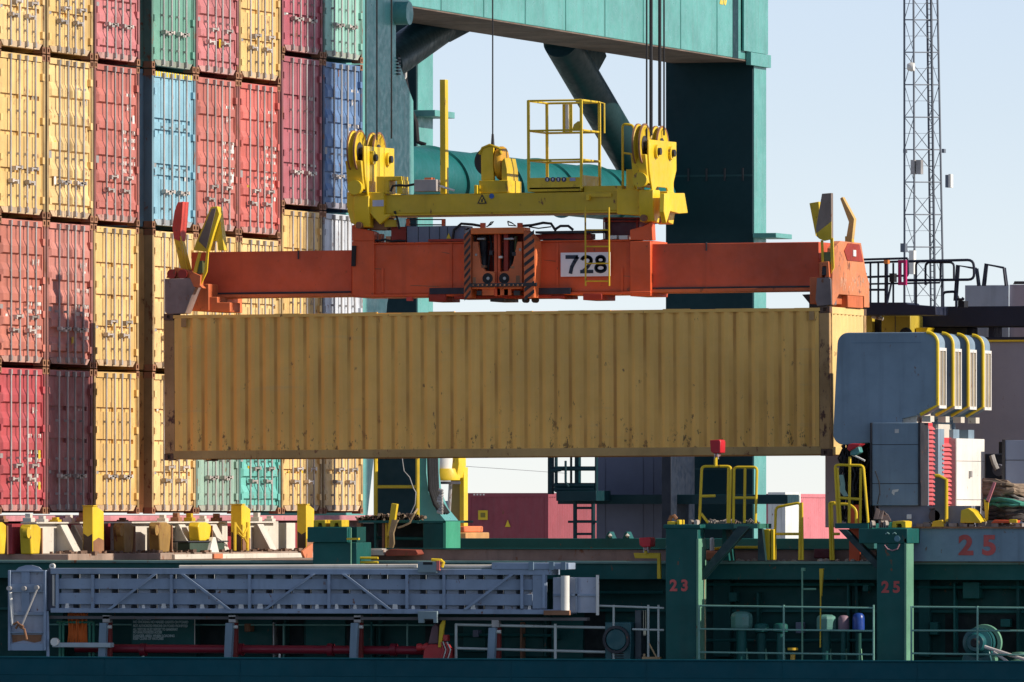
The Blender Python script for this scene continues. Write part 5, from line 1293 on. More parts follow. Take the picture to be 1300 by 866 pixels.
# fan box
t = thing('fan_box', 'teal box with a large round dial in the passage left of pillar 23', 'fan box', P(784, 839, -4.1))
put('case', MB().bx(768, 801, 790, 841, -4.2, -3.6), paint('box_teal', (.008, .075, .085), .4, .2, 0, .2), t, .015)
p = P(783, 812, -4.2); dl = put('dial_ring', MB().lathe((p.x, -4.23, p.z), [(.19, -.03), (.235, -.03), (.235, .028), (.19, .028)], 28, 'y', True), M_DARK, t)
put('dial', MB().lathe((p.x, -4.23, p.z), [(0, -.02), (.17, -.015), (.185, .0), (.185, .028)], 28, 'y'), paint('box_teal', (.008, .075, .085)), t)
for i in range(3): put('slot', MB().bx(776, 792, 829+i*3, 830.5+i*3, -4.204, -4.201), M_BLACK, t)
put('vent_frame', MB().bx(806, 814, 775, 838, -4.0, -3.7), paint('dim_grey', (.07, .09, .10), .5), t, .01)
solo('brass_valve', 'small brass coloured valve with a white lever at the foot of pillar 23', 'valve', MB().bx(815, 838, 834, 838, -4.25, -4.1).rail([(824, 817), (834, 836)], -4.3, .014).rail([(818, 830), (818, 840)], -4.2, .02), paint('brass', (.40, .26, .12), .4, .2, .1))
# mushroom vents
def vent(px, hw, y0, y1, sw, m, ms, label, rnd=True):
    p = P(px, 840, -3.72); s = 73.3
    z0, z1 = P(px, y1, -3.72).z, P(px, y0, -3.72).z
    r = thing('mushroom_vent', label, 'ventilator', (p.x, -3.72, ZF), 'mushroom ventilators in the passage')
    R = hw/s; h = z1-z0
    put('head', MB().lathe((p.x, -3.72, z0), [(R*.7, -.02), (R*.97, 0), (R, h*.15), (R, h*.68), (R*.9, h*.86), (R*.6, h*.97), (0, h)], 10 if rnd else 24), m, r, smooth=not rnd)
    put('stem', MB().lathe((p.x, -3.72, ZF+.002), [(sw/s*1.3, 0), (sw/s*1.3, .05), (sw/s, .06), (sw/s, z0-ZF)], 20), ms, r)
    put('stem_bracket', MB().prism([(p.x+sw/s, ZF+.003), (p.x+sw/s*1.9, ZF+.003), (p.x+sw/s, ZF+.5)], 'y', -3.75, -3.69), paint('sage_green', (.13, .30, .20)), r)
    return r
M_VG = paint('vent_green', (.10, .25, .21), .4, .25, .08, .35)
vent(941.5, 14, 776, 797, 6.5, M_VG, M_SHIP, 'large faceted green mushroom vent beside pillar 23')
vent(967, 9, 791, 802, 5.5, M_SHIP, M_SHIPW, 'dim short mushroom vent, left one of the dark pair', False)
vent(991, 9, 791, 802, 5, M_SHIP, M_SHIP, 'dim short mushroom vent, right one of the dark pair', False)
vent(1049, 12.5, 780, 799, 5.5, M_VG, M_SHIP, 'faceted green mushroom vent left of the small mauve one')
vent(1071, 7, 781, 800, 3.5, paint('mauve_cap', (.24, .16, .20), .5, .3, .05), M_SHIP, 'small mauve vent between the green and the blue one', False)
vent(1090, 7.5, 778, 801, 3.5, paint('cobalt_cap', (.015, .06, .30), .35, .2), M_SHIPW, 'bright blue capped vent beside pillar 25', False)
t = thing('hydrant', 'small golden yellow hydrant on the passage edge between the vents', 'hydrant', P(1006.5, 840, -4.3)); p = P(1006.5, 840, -4.3)
put('body', MB().lathe((p.x, -4.3, ZF+.01), [(.09, 0), (.09, .05), (.05, .07), (.06, .2), (.04, .24), (.045, .42), (.0, .44)], 14), paint('golden', (.62, .36, .02), .35, .2, .08), t)
put('hand_wheel', MB().lathe((p.x, -4.3, ZF+.50), [(.02, -.02), (.09, -.02), (.09, .02), (.02, .02)], 16), paint('golden', (.62, .36, .02)), t)
put('outlet', MB().tube((p.x, -4.3, ZF+.14), (p.x+.13, -4.34, ZF+.12), .045, 12), paint('golden', (.62, .36, .02)), t)
solo('standpipe', 'thin sage green standpipe rising past the railing', 'pipe', MB().rail([(1018.5, 722), (1018.5, 839)], -4.1, .016).rail([(1020, 748), (1036, 748)], -4.1, .018).bx(1017, 1021, 721, 725, -4.14, -4.06), paint('sage_green', (.13, .30, .20)))
solo('standpipe', 'thin pipe with a yellow upper part next to the green standpipe', 'pipe', MB().pp([(1040, 722), (1045, 722), (1042.5, 757), (1041, 757)], -4.12, -4.06).rail([(1041.8, 757), (1041.3, 822)], -4.09, .012), M_YELD)
mb = MB()
for i in range(13):
    x = 885.5+i*.75
    mb.path([P(x, 736, -3.95), P(x+rr.uniform(-.8, .8), 765, -3.93), P(x+rr.uniform(-1, 1), 795, -3.95), P(x+rr.uniform(-1.2, 1), 841, -3.92)], rr.uniform(.008, .018), 6)
solo('hanging_ropes', 'bundle of pale ropes hanging down the right side of pillar 23', 'rope', mb, paint('pale_rope', (.42, .30, .16)))
# mooring winch on the right
t = thing('rope_winch', 'dark teal fairlead roller with two pale ropes, right of pillar 25', 'winch', P(1243, 842, -4.0)); p = P(1240, 816, -4.1)
put('roller', MB().lathe((p.x, -4.1, p.z), [(.0, -.12), (.14, -.12), (.17, -.06), (.17, .0), (.25, .02), (.25, .3), (0, .3)], 28, 'y'), paint('roller_teal', (.012, .09, .10), .35, .2, .0), t)
put('rim', MB().lathe((p.x+.1, -4.0, p.z), [(.24, -.02), (.30, -.02), (.31, .04), (.27, .06)], 32, 'y', True), paint('sage_green', (.13, .30, .20)), t)
put('base', MB().pp([(1220, 842), (1222, 832), (1232, 826), (1256, 826), (1260, 842)], -4.05, -3.6), paint('roller_teal', (.012, .09, .10)), t, .02)
put('hub', MB().lathe((p.x, -4.22, p.z), [(0, -.03), (.06, -.03), (.08, 0)], 16, 'y'), M_BLACK, t)
put('foot', MB().pp([(1259, 835), (1263, 835), (1264, 843), (1260, 843)], -4.3, -4.1), paint('sage_green', (.13, .30, .20)), t)
solo('mooring_rope', 'upper one of two pale ropes running off the roller to the right edge', 'rope', MB().rail([(1250, 821), (1262, 825), (1290, 834), (1330, 846)], -4.35, .03), paint('pale_line', (.46, .42, .40), .9, .3), 'pale ropes at the fairlead roller')
solo('mooring_rope', 'lower steeper pale rope leaving the roller', 'rope', MB().rail([(1261, 828), (1272, 835), (1284, 844)], -4.40, .026), paint('pale_line', (.46, .42, .40)), 'pale ropes at the fairlead roller')
solo('bollard', 'low pale green bollard at the right edge of the passage', 'bollard', MB().lathe(P(1296, 842, -4.1), [(.17, 0), (.17, .05), (.10, .07), (.10, .12), (.15, .14), (.15, .18), (0, .19)], 18), paint('sage_green', (.13, .30, .20)))
# ------------------------------------------------------------------ yellow guard cages and lamps on the deck edge
def pipes(name, label, cat, b, lines, m=M_YEL, r=.024, group=None, extra=()):
    t = thing(name, label, cat, P(lines[0][0][0], max(y for l in lines for x, y in l), b), group)
    mb = MB()
    for l in lines: mb.rail(rect_corner(l, 5) if len(l) > 2 else l, b, r)
    put('pipe_frame', mb, m, t)
    for nm, fn, mm in extra: put(nm, fn, mm, t)
    return t
b = -3.9
pg = MB().bx(885, 931, 665, 672, b-.1, b+.7); pg2 = MB().bx(931.2, 962, 665, 671, b-.15, b+.7)
pipes('guard_cage', 'yellow two-bay guard cage on the green platform of pillar 23', 'guard rail', b,
      [[(888, 664), (891, 592), (928, 592), (926, 664)], [(924, 664), (925, 594)], [(931, 664), (932, 593), (961, 593), (959, 664)], [(945, 664), (946, 594)], [(889, 630), (908, 629.5)], [(931, 632), (960, 632)], [(890, 652), (899, 664)]],
      group='yellow guard cages above the numbered pillars', extra=(('platform', pg, M_SHIP), ('platform_wing', pg2, paint('wing_green', (.03, .15, .11), .45, .2, .05))))
mb = MB()
for i in range(22): x = rr.uniform(897, 958); mb.path([P(x, 664+rr.uniform(-2, 0), b+.2), P(x+rr.uniform(2, 6), 662+rr.uniform(-3, 1.5), b+.3), P(x+rr.uniform(5, 10), 664, b+.2)], rr.uniform(.012, .03), 6)
solo('lashing_scraps', 'loose lashing gear lying on the platform of pillar 23', 'lashing gear', mb, paint('scrap_pale', (.32, .28, .24), .7, .5, .2))
b = -3.95
pipes('guard_cage', 'yellow narrow guard cage in front of the black cables on pillar 25', 'guard rail', b,
      [[(1064, 664), (1060, 590), (1096, 591), (1102, 664)], [(1067, 664), (1063, 594)], [(1092, 664), (1093, 594)], [(1078, 664), (1079, 580)], [(1064, 632), (1094, 634)]],
      group='yellow guard cages above the numbered pillars', extra=(('platform', MB().bx(1060, 1102, 664.5, 671, b-.1, b+.6), M_SHIP),))
def lamp(px0, px1, py0, py1, b, label, stem):
    t = thing('deck_lamp', label, 'lamp', P((px0+px1)/2, py1, b), 'red hooded deck lamps')
    put('hood', MB().pp([(px0, py0+1), (px1-1.5, py0), (px1, py0+3), (px1-.5, py1-5), (px0+5, py1-4), (px0+1, py1-7)], b-.15, b+.15), M_RED, t, .012)
    put('glass', MB().pp([(px0+5, py1-5), (px1-3, py1-5), (px1-5, py1), (px0+6, py1)], b-.1, b+.1), paint('lamp_pink', (.50, .25, .25), .3), t, .01)
    mb = MB(); mb.rail([(px0+6.5, py1-6), (px0+6, py1+3)], b-.12, .008); mb.rail([(px1-4, py1-6), (px1-3, py1+3)], b-.12, .008); put('wire_guard', mb, M_GALV, t)
    put('stem', MB().rail(stem, b, .03), M_YEL, t)
lamp(901, 915, 558, 580, -3.9, 'red hooded lamp on top of the two-bay guard cage, against the hanging box', [(908.5, 578), (908.5, 592)])
lamp(811, 826, 682, 699, -3.9, 'red hooded lamp low on the deck edge left of pillar 23', [(820, 697), (820, 703)])
t = thing('deck_lamp', 'red and green hooded lamp in front of the black cables by the blue-grey cabinet', 'lamp', P(1080, 582, -3.95), 'red hooded deck lamps')
put('hood', MB().pp([(1077, 564), (1082, 563), (1093, 563.5), (1090, 566), (1083, 570), (1078, 573), (1075, 570)], -4.1, -3.8), M_RED, t, .012)
put('glass', MB().pp([(1080, 571), (1090, 567), (1092, 574), (1086, 578), (1079, 578)], -4.05, -3.85), paint('lamp_green', (.08, .26, .24), .3), t, .012)
put('arm', MB().rail([(1081, 577), (1090, 581), (1098, 585)], -4.0, .016), M_WHITE, t)
solo('lamp_bracket', 'yellow pipe bracket carrying the low red lamp', 'bracket', MB().pp([(804, 702), (838, 702), (839, 735), (834, 735), (834, 709), (806, 709)], -3.9, -3.84), M_YELD, bev=.01)
b = -3.5
pipes('handrail', 'yellow hoop handrail in front of the rosy containers, between the cages', 'handrail', b, [[(983, 711), (985, 644), (1016, 638), (1015, 711)], [(1019, 711), (1018, 638)], [(984, 678), (1016, 678)]], group='yellow hoop handrails on the deck edge')
pipes('handrail', 'yellow hoop handrail at the foot of the narrow guard cage', 'handrail', b, [[(1055, 711), (1053, 638), (1060, 638)], [(1058, 711), (1056, 640)], [(1056, 640), (1078, 640), (1087, 647), (1087, 668)], [(1057, 678), (1066, 678)]], group='yellow hoop handrails on the deck edge')
solo('yellow_post', 'broad yellow post with a groove right of the platform of pillar 23', 'post', MB().bx(968, 977, 672, 711, -3.6, -3.45).bx(978.5, 982.5, 672, 711, -3.6, -3.45), M_YEL, bev=.01)
solo('orange_board', 'upright orange-red board behind the narrow guard cage', 'board', MB().bx(1078, 1091, 641, 712, -3.3, -3.2), paint('board_orange', (.70, .10, .03), .5, .2, .05))
solo('orange_bundle', 'orange canvas bundle on the deck under the green platform', 'bundle', MB().pp([(886, 712), (885, 702), (890, 699), (908, 700), (912, 704), (909, 712)], -3.1, -2.7), paint('salmon_orange', (.62, .20, .09)), bev=.05)
for i, x in enumerate((893, 904)):
    p = P(x, 699, -2.9); s_ = solo('white_flask', ('left' if not i else 'right')+' one of two white flasks below the green platform', 'flask', MB().lathe(p, [(0, 0), (.04, 0), (.04, .2), (.02, .22), (0, .22)], 12), M_WHITE, 'white flasks under the platform')
solo('yellow_rail', 'thin horizontal yellow rail below the green platform', 'rail', MB().rail([(907, 697), (920, 695), (962, 695)], -2.8, .025), M_YEL)
solo('maroon_chest', 'maroon chest on the deck between the hoop handrails', 'chest', MB().bx(1033, 1054, 697, 709, -2.9, -2.6), paint('maroon_chest', (.10, .015, .025), .6, .2), bev=.02)
mb = MB()
for i in range(34):
    x = rr.uniform(925, 1112); s = rr.uniform(.02, .06); p = P(x, 711, -3.2+rr.uniform(-.1, .2)); mb.lathe((p.x, p.y, zd+.001), [(s, 0), (s*.9, s*.5), (0, s*.9)], 6)
solo('deck_lugs', 'row of small rusty and pale lugs on the deck edge between the numbered pillars', 'deck lugs', mb, paint('scrap_pale', (.32, .28, .24)), kind='stuff')
for x, lab in ((773, 'left one of two small dark sockets on the far coaming'), (795, 'right one of two small dark sockets on the far coaming')):
    t = thing('cone_socket', lab, 'socket', P(x, 684, 29.6), 'cone sockets on the far coaming'); put('cone', MB().pp([(x-5, 684), (x-3, 678), (x-.5, 675), (x+1, 675), (x+5, 684)], 29.5, 29.8), M_SHIP, t, .02); put('lit_tip', MB().lathe(P(x+1.5, 680, 29.5), [(0, -.05), (.05, 0), (0, .05)], 8), M_CREAM, t)
solo('deck_winch', 'small yellow deck fitting with a dark hook on top of pillar 23', 'deck fitting', MB().bx(847, 857, 662, 666, -4.1, -3.7).bx(859, 863, 660, 666, -4.1, -3.8), M_YELD, bev=.01)
solo('hook', 'dark hook lying on the small yellow fitting on top of pillar 23', 'hook', MB().rail([(850, 661), (852, 656), (856, 655), (859, 659)], -3.95, .035), M_RUST)
for x in (874, 881): solo('lug', 'pale pair of lugs on pillar 23 beside the guard cage', 'lug', MB().pp([(x, 666), (x, 661), (x+2, 660), (x+4, 661), (x+4, 666)], -4.1, -3.9), paint('scrap_pale', (.32, .28, .24)), 'pair of lugs on pillar 23')
# ------------------------------------------------------------------ ventilator housings on the right
b1s = (-3.2, -2.18, -1.16, -.14)
xa_, xb_ = P(1063, 500, -3.2).x, P(1190, 500, -3.2).x
words = ('large blue-grey rounded ventilator housing in front, overlapping the hanging box', 'second blue-grey ventilator housing, directly behind the large front one', 'third blue-grey ventilator housing counted from the front', 'rearmost blue-grey ventilator housing beside the grey deckhouse')
for i, b in enumerate(b1s):
    zt2, zb2 = ZC+(650-424.5)/74.2, ZC+(650-560)/74.2
    t = thing('vent_housing', words[i], 'ventilator', ((xa_+xb_)/2, b+.3, zr), 'blue-grey ventilator housings with yellow rims')
    w = xb_-xa_; r = .19
    pts = []
    def arc(cx, cz, a0, a1):
        for k in range(7):
            a = math.radians(a0+(a1-a0)*k/6); pts.append((cx+r*math.cos(a), cz+r*math.sin(a)))
    zc_ = ZC+(650-519)/74.2
    arc(xb_-r, zt2-r, 0, 90); arc(xa_+r, zt2-r, 90, 180); arc(xa_+r*.6, zb2+r*.6, 180, 270)
    pts.append((xb_-.62, zb2)); pts.append((xb_-.62, ZC+(650-533)/74.2)); pts.append((xb_-.30, zc_-.12)); pts.append((xb_, zc_+.04))
    put('shell', MB().prism(pts, 'y', b, b+.52), M_BLUEG, t, .012)
    rim = [(xb_-.30, b-.01, zc_-.12), (xb_+.0, b-.01, zc_+.04)]
    rim += [(u, b-.01, z) for u, z in pts[:7]]
    put('rim', MB().path([Vector((u+.008, y, z)) for u, y, z in rim], .03, 8), M_YEL, t)
    z0, z1 = ZC+(650-520)/74.2, ZC+(650-444)/74.2
    if i > 0 or True:
        fm = MB().box(xb_+.001, xb_+.03, b+.03, b+.07, z0, z1).box(xb_+.001, xb_+.03, b+.46, b+.50, z0, z1).box(xb_+.001, xb_+.03, b+.0701, b+.4599, z0, z0+.05).box(xb_+.001, xb_+.03, b+.0701, b+.4599, z1-.05, z1)
        lv = put('louvre_frame', fm, M_WHITE, t)
        put('louvre', MB().box(xb_+.002, xb_+.012, b+.071, b+.459, z0+.051, z1-.051), paint('dusty_louvre', (.30, .25, .17), .7, .25, .1), lv)
        put('louvre_bar', MB().box(xb_+.013, xb_+.03, b+.25, b+.27, z0+.02, z1-.02), M_WHITE, lv)
    put('sill', MB().box(xb_-.3, xb_-.16, b+.15, b+.4, zc_-.24, zc_-.14), M_CREAM, t)
    put('seam', MB().box(xa_+.25, xb_-.28, b-.004, b-.001, zt2-.18, zt2-.17), paint('blue_grey_shade', (.14, .22, .30), .5), t)
    put('stem', MB().box(xb_-1.0, xb_-.28, b+.10, b+.5, zr+.002, zb2+.2), M_BLUEG, t)
# cabinets below
x0, x1 = P(1107, 600, -3.3).x, P(1166, 600, -3.3).x
t = thing('cabinet', 'blue-grey three-panel cabinet under the front ventilator housing', 'cabinet', (x0, -3.1, zr))
z = lambda y, s=74.2: ZC+(650-y)/s
put('case', MB().box(x0, x1, -3.30, -2.8, z(642), z(538)), M_BLUEG, t, .01); put('plinth', MB().box(x0+.1, x1+.9, -3.2, -2.6, zr+.002, z(642.3)), paint('grey_plinth', (.20, .21, .26), .6, .2, .05), t)
for y in (565, 614): put('seam', MB().box(x0, x1, -3.304, -3.301, z(y+.8), z(y)), M_DARK, t)
for a in ((x0-.03, x0-.001, z(642), z(538)), (x1+.001, x1+.04, z(642), z(538))): put('edge', MB().box(a[0], a[1], -3.32, -2.8, a[2], a[3]), M_DARK, t)
put('label_plate', MB().box(P(1136, 0, -3.3).x, P(1141, 0, -3.3).x, -3.306, -3.301, z(551), z(546)), M_GALV, t)
put('paint_scar', MB().pp([(1132, 626), (1133, 622), (1141, 621), (1140, 624), (1136, 625), (1135, 629)], -3.306, -3.301), M_WHITE, t)
M_LRED = paint('louvre_red', (.55, .05, .06), .5, .15, .03)
def louvre_tower(a, px0, px1, py0, py1, label, wall0=None):
    y0, y1 = PA(px0, 600, a).y, PA(px1, 600, a).y
    z0, z1 = PA(px0, py1, a).z, PA(px0, py0, a).z
    t = thing('louvre_tower', label, 'ventilator', (a, (y0+y1)/2, zr), 'red louvred ventilator shafts')
    put('shaft', MB().box(a-.5, a-.06, y0-.12, y1+.12, zr+.003, z1+.25), M_CREAM, t, .008)
    put('louvre_frame', MB().box(a-.059, a-.02, y0-.02, y1+.02, z0-.02, z1+.02), M_LRED, t)
    mb = MB(); n = int((z1-z0)/.075)
    for i in range(n):
        zz = z0+.075*i; mb.prism([(a-.018, zz+.045), (a+.03, zz), (a+.03, zz+.018), (a-.018, zz+.063)], 'y', y0, y1)
    put('louvre_blades', mb, paint('louvre_rose', (.62, .13, .14), .5, .15, .03), t, smooth=False)
    for i in range(3): put('hinge', MB().box(a-.05, a+.02, y0-.10, y0-.03, z0+.2+i*.5, z0+.28+i*.5), M_GALV, t)
aL = P(1171, 600, -3.0).x
louvre_tower(aL, 1171, 1185, 538, 641, 'red louvred shaft right beside the blue-grey three-panel cabinet')
louvre_tower(aL+.02, 1195, 1210, 557, 662, 'red louvred shaft behind the yellow-edged plate, next to the white cabinet')
aW = aL-.0
y0, y1 = PA(1213, 600, aW+.1).y, PA(1250, 600, aW+.1).y
t = thing('cabinet', 'white three-panel cabinet glaring in the sun, right of the red louvres', 'cabinet', (aW, (y0+y1)/2, zr))
put('case', MB().box(aW-.5, aW+.1, y0, y1, zr+.004, PA(1230, 557, aW+.1).z), M_WHITE, t, .012)
for y in (585, 634): zz = PA(1230, y, aW+.1).z; put('seam', MB().box(aW+.101, aW+.106, y0+.02, y1-.02, zz-.01, zz), M_GALV, t)
put('edge', MB().box(aW-.2, aW+.12, y0-.06, y0-.001, zr+.004, PA(1230, 557, aW+.1).z), M_GALV, t); put('handle', MB().box(aW+.101, aW+.14, y0+.9, y0+1.0, PA(1230, 606, aW+.1).z, PA(1230, 598, aW+.1).z), M_GALV, t)
bY = -3.3
t = thing('yellow_edged_plate', 'grey plate with a bent yellow edge between the two red louvres', 'plate', P(1198, 662, bY))
put('plate', MB().pp([(1187, 662), (1187, 604), (1201, 609), (1201, 662)], bY, bY+.02), paint('olive_grey', (.14, .14, .13), .6, .2), t)
put('edge', MB().rail([(1187, 604), (1192, 604), (1201.5, 609), (1201.5, 662)], bY-.0, .03), M_YEL, t)
# cables left of the cabinet
mb = MB()
for i in range(60):
    x = rr.uniform(1066, 1104); b = rr.uniform(-3.0, -2.5)
    pts = [P(x+rr.uniform(-4, 4), 560+rr.uniform(0, 12), b)]
    for k in range(1, 6): pts.append(P(min(1106, max(1064, x+rr.uniform(-7, 7))), 562+k*20, b+rr.uniform(-.15, .15)))
    mb.path(pts, rr.uniform(.012, .025), 5)
solo('cable_tangle', 'tangle of black cables hanging left of the blue-grey cabinet', 'cables', mb, M_BLACK)
solo('dark_locker', 'dark locker behind the black cables under the front housing', 'locker', MB().bx(1074, 1106, 556, 668, -2.4, -1.9), paint('night_blue', (.012, .018, .035), .6, .2), bev=.01)
mb = MB()
for i in range(5): mb.path([P(1066+i, 603, -3.1), P(1068+i, 615, -3.1), P(1066+i*1.5, 622, -3.1), P(1072+i, 630, -3.1)], .015)
solo('pale_line', 'small bundle of mint green line left of the narrow cage', 'rope', mb, paint('mint_line', (.30, .48, .42), .8))
solo('dangling_cable', 'single thin cable hanging across the blue-grey cabinet front', 'cable', MB().rail([(1111, 598), (1116, 612), (1117, 625), (1114, 640)], -3.34, .010), M_BLACK)
# grey deckhouse
t = thing('deckhouse', 'plain grey deckhouse wall with a yellow top edge at the right border', 'deckhouse', P(1320, 660, 4.))
xw0 = P(1256, 500, 4.).x
put('wall', MB().box(xw0-3, xw0+14, 4., 9., zr+.004, P(1280, 434, 4.).z), paint('lavender_grey', (.26, .26, .31), .6, .08, .01, .2), t, .01)
put('top_edge', MB().box(xw0-3, xw0+14, 3.95, 4.1, P(1280, 434, 4.).z+.001, P(1280, 431.5, 4.).z), M_YEL, t)
x0, x1 = P(1276, 600, .6).x, P(1360, 600, .6).x
t = thing('cabinet', 'blue-grey cabinet cut by the right edge, behind the coiled ropes', 'cabinet', (x0+.5, .8, zr))
put('case', MB().box(x0, x1, .6, 1.2, zr+.004, P(1290, 559, .6).z), paint('slate_blue', (.20, .25, .36), .5, .1, .02), t, .01); put('seam', MB().box(x0, x1, .595, .599, P(1290, 584.6, .6).z, P(1290, 583.8, .6).z), M_DARK, t); put('edge', MB().box(x0-.05, x0-.001, .58, 1.2, zr+.004, P(1290, 558, .6).z), M_DARK, t)
t = thing('dark_machine', 'dark winch machinery in the gap between the white and blue-grey cabinets', 'machinery', P(1260, 640, 1.5))
put('body', MB().bx(1250, 1278, 576, 662, 1.6, 2.4), paint('night_blue', (.012, .018, .035)), t, .02)
put('lever', MB().rail([(1259, 578), (1262, 588), (1266, 596)], 1.4, .05), M_GALV, t); p = P(1267, 597, 1.4); put('gear', MB().lathe((p.x, 1.45, p.z), [(0, -.05), (.1, -.05), (.11, .05)], 14, 'y'), paint('dim_grey2', (.12, .12, .15), .5), t); put('side_box', MB().bx(1268, 1275, 561, 576, 1.5, 1.6), M_BLACK, t)
# coils of mooring rope
def coil(px0, px1, py0, py1, b, n, m, label, seed):
    r2 = random.Random(seed); mb = MB()
    for i in range(n):
        u = i/max(1, n-1); yy = py1+(py0-py1)*u
        pts = []; k0 = r2.uniform(-2, 2)
        sag = 3*(1-u)
        for k in range(9):
            f = k/8; pts.append(P(px0+(px1-px0)*f, yy+6*f*f*(1.5 if u > .5 else .4)+r2.uniform(-2.2, 2.2), b+.5*math.sin(PI*f)*(-1)+r2.uniform(-.05, .05)+.25*(i % 3)))
        mb.path(pts, r2.uniform(.022, .042), 7)
    return solo('rope_coil', label, 'rope', mb, m, 'coiled mooring ropes on the raised deck')
coil(1249, 1308, 611, 627, -2.4, 18, M_ROPE, 'upper coils of brown mooring rope on the pile at the right edge', 1)
coil(1252, 1320, 635, 641, -2.62, 4, M_ROPEG, 'green rope lying across the middle of the brown rope pile', 2)
coil(1249, 1320, 625, 646, -2.3, 18, paint('grey_rope', (.20, .18, .16), .95, .4, 0, .4, scale=4.), 'grey coils between the brown and the green rope', 3)
coil(1254, 1320, 645, 660, -2.4, 14, paint('dark_rope', (.07, .06, .055), .95, .4, 0, .4, scale=4.), 'dark coils at the bottom of the rope pile', 4)
t = thing('strap', 'pink strap hanging over the left end of the rope pile', 'strap', P(1254, 660, -3.1)); put('webbing', MB().pp([(1261, 612), (1264, 613), (1255, 638), (1251, 637)], -3.1, -3.06), paint('pink_webbing', (.62, .22, .25), .7), t); put('tail', MB().pp([(1249, 634), (1255, 637), (1254, 661), (1251, 661)], -3.1, -3.07), M_YELD, t)
# small fittings along the raised deck edge
edge = [('yellow_bracket', 'yellow angular roller bracket in front of the white cabinet', 'bracket', [(1219, 664), (1220, 648), (1229, 645), (1236, 650), (1245, 662), (1245, 664)], -3.4, -3.0, M_YEL),
        ('orange_tray', 'flat orange tray in front of the dark rope coils', 'tray', [(1258, 664), (1262, 660), (1290, 660.5), (1289, 664)], -3.4, -3.1, paint('board_orange', (.70, .10, .03))),
        ('yellow_block', 'yellow block at the end of the orange tray', 'block', [(1281, 664), (1281, 659.5), (1291, 659.5), (1291, 664)], -3.45, -3.41, M_YEL),
        ('reel_mount', 'yellow round mount under the black reel left of the louvre', 'mount', [(1182, 670), (1184, 662), (1196, 660), (1198, 670)], -3.4, -3.1, M_YELD),
        ('yellow_chock', 'yellow seat-shaped fitting on top of pillar 25', 'deck fitting', [(1132, 670), (1133, 662), (1146, 661), (1150, 662), (1150, 670), (1145, 670), (1144, 665), (1138, 665), (1138, 670)], -4.1, -3.7, M_YELD),
        ('white_tag', 'small white square tag hanging below the blue-grey cabinet', 'tag', [(1151, 653), (1157, 653), (1157, 659), (1151, 659)], -3.31, -3.30, M_WHITE),
        ('green_wedge', 'small green wedge on top of pillar 25', 'wedge', [(1127, 670), (1129, 663), (1132, 663), (1132, 670)], -4.1, -3.8, paint('leaf_green', (.05, .33, .20)))]
for nm, lab, cat, pts, b0, b1, m in edge: solo(nm, lab, cat, MB().pp(pts, b0, b1), m, bev=.008)
mb = MB(); 
solo('cable_reel', 'dark round reel with a pale handle below the first red louvre', 'reel', MB().lathe((P(1188, 655, -3.2).x, -3.2, P(1188, 655, -3.2).z), [(0, -.1), (.10, -.1), (.11, -.06), (.07, -.04), (.07, .04), (.11, .06), (.10, .1), (0, .1)], 18, 'y').rail([(1180, 646), (1188, 645), (1193, 648), (1188, 651), (1181, 649)], -3.25, .018), paint('scrap_dark', (.10, .075, .07), .6, .4, .2))
for i, (x, lab) in enumerate(((1104, 'leftmost rusty lug pair on the edge of pillar 25'), (1116, 'rusty lug with two loops left of the yellow seat fitting'), (1121, 'rusty lug just left of the green wedge'))):
    solo('lashing_lug', lab, 'lug', MB().pp([(x, 670), (x+.6, 663), (x+2, 661), (x+3.4, 663), (x+4, 670), (x+2.8, 670), (x+2, 664), (x+1.2, 670)], -4.0, -3.8), paint('scrap_pale', (.32, .28, .24)), 'rusty lashing lugs')
mb = MB()
for i in range(60):
    x = rr.uniform(1156, 1298); s = rr.uniform(.02, .07); p = P(x, 668, -3.3+rr.uniform(-.1, .5)); mb.box(p.x-s, p.x+s, p.y, p.y+.1, zr+.032, zr+.035+s*rr.uniform(.5, 1.6))
solo('rusty_scraps', 'low rusty scraps and lugs along the edge of the raised deck', 'debris', mb, paint('scrap_pale', (.32, .28, .24)), kind='stuff')
mb = MB()
for i in range(8): x = 1110+i*1.2; mb.path([P(x, 660, -3.6), P(x+3, 648+rr.uniform(-3, 3), -3.5), P(x+8, 654, -3.5), P(x+12, 662, -3.6)], .02)
solo('lashing_bundle', 'brown bundle of lashing rods against the cabinet plinth', 'lashing gear', mb, paint('scrap_dark', (.10, .075, .07)))
# ------------------------------------------------------------------ deck crane, walkway and boxes at upper right
b = 15.0
t = thing('deck_crane', 'dark navy horizontal crane boom entering from the right edge', 'crane', P(1400, 670, b))
M_NAVY = paint('boom_navy', (.012, .016, .035), .45, .15, 0, .1)
xp = 27.0
put('boom', MB().box(P(1157, 400, b).x, xp, b, b+1.0, P(1230, 415, b).z, P(1230, 389, b).z), M_NAVY, t, .015)
put('boom_strut', MB().bx(1255, 1262, 415.1, 436, b+.2, b+.8), M_NAVY, t); put('lower_beam', MB().box(P(1225, 430, b).x, xp, b+.1, b+.9, P(1240, 434, b).z, P(1240, 428, b).z), M_NAVY, t)
put('pedestal', MB().box(xp, xp+1.9, 15.0, 16.65, zr, zr+31), M_NAVY, t, .02)
put('pedestal_foot', MB().box(xp-.2, xp+2.1, 14.6, 17., zr, zr+2), M_NAVY, t)
b2 = 13.0
t = thing('walkway', 'dark railed walkway above the hanging box end at upper right', 'walkway', P(1140, 400, b2))
put('deck', MB().pp([(1083, 384), (1150, 384), (1152, 386), (1188, 389), (1188, 400), (1083, 400)], b2, b2+.9), M_NAVY, t, .01)
put('tail_arm', MB().pp([(1018, 374), (1027, 373.5), (1033, 376), (1060, 384), (1060, 396), (1027, 396), (1027, 385)], b2, b2+.5), M_BLACK, t, .01)
mb = MB(); r = .022
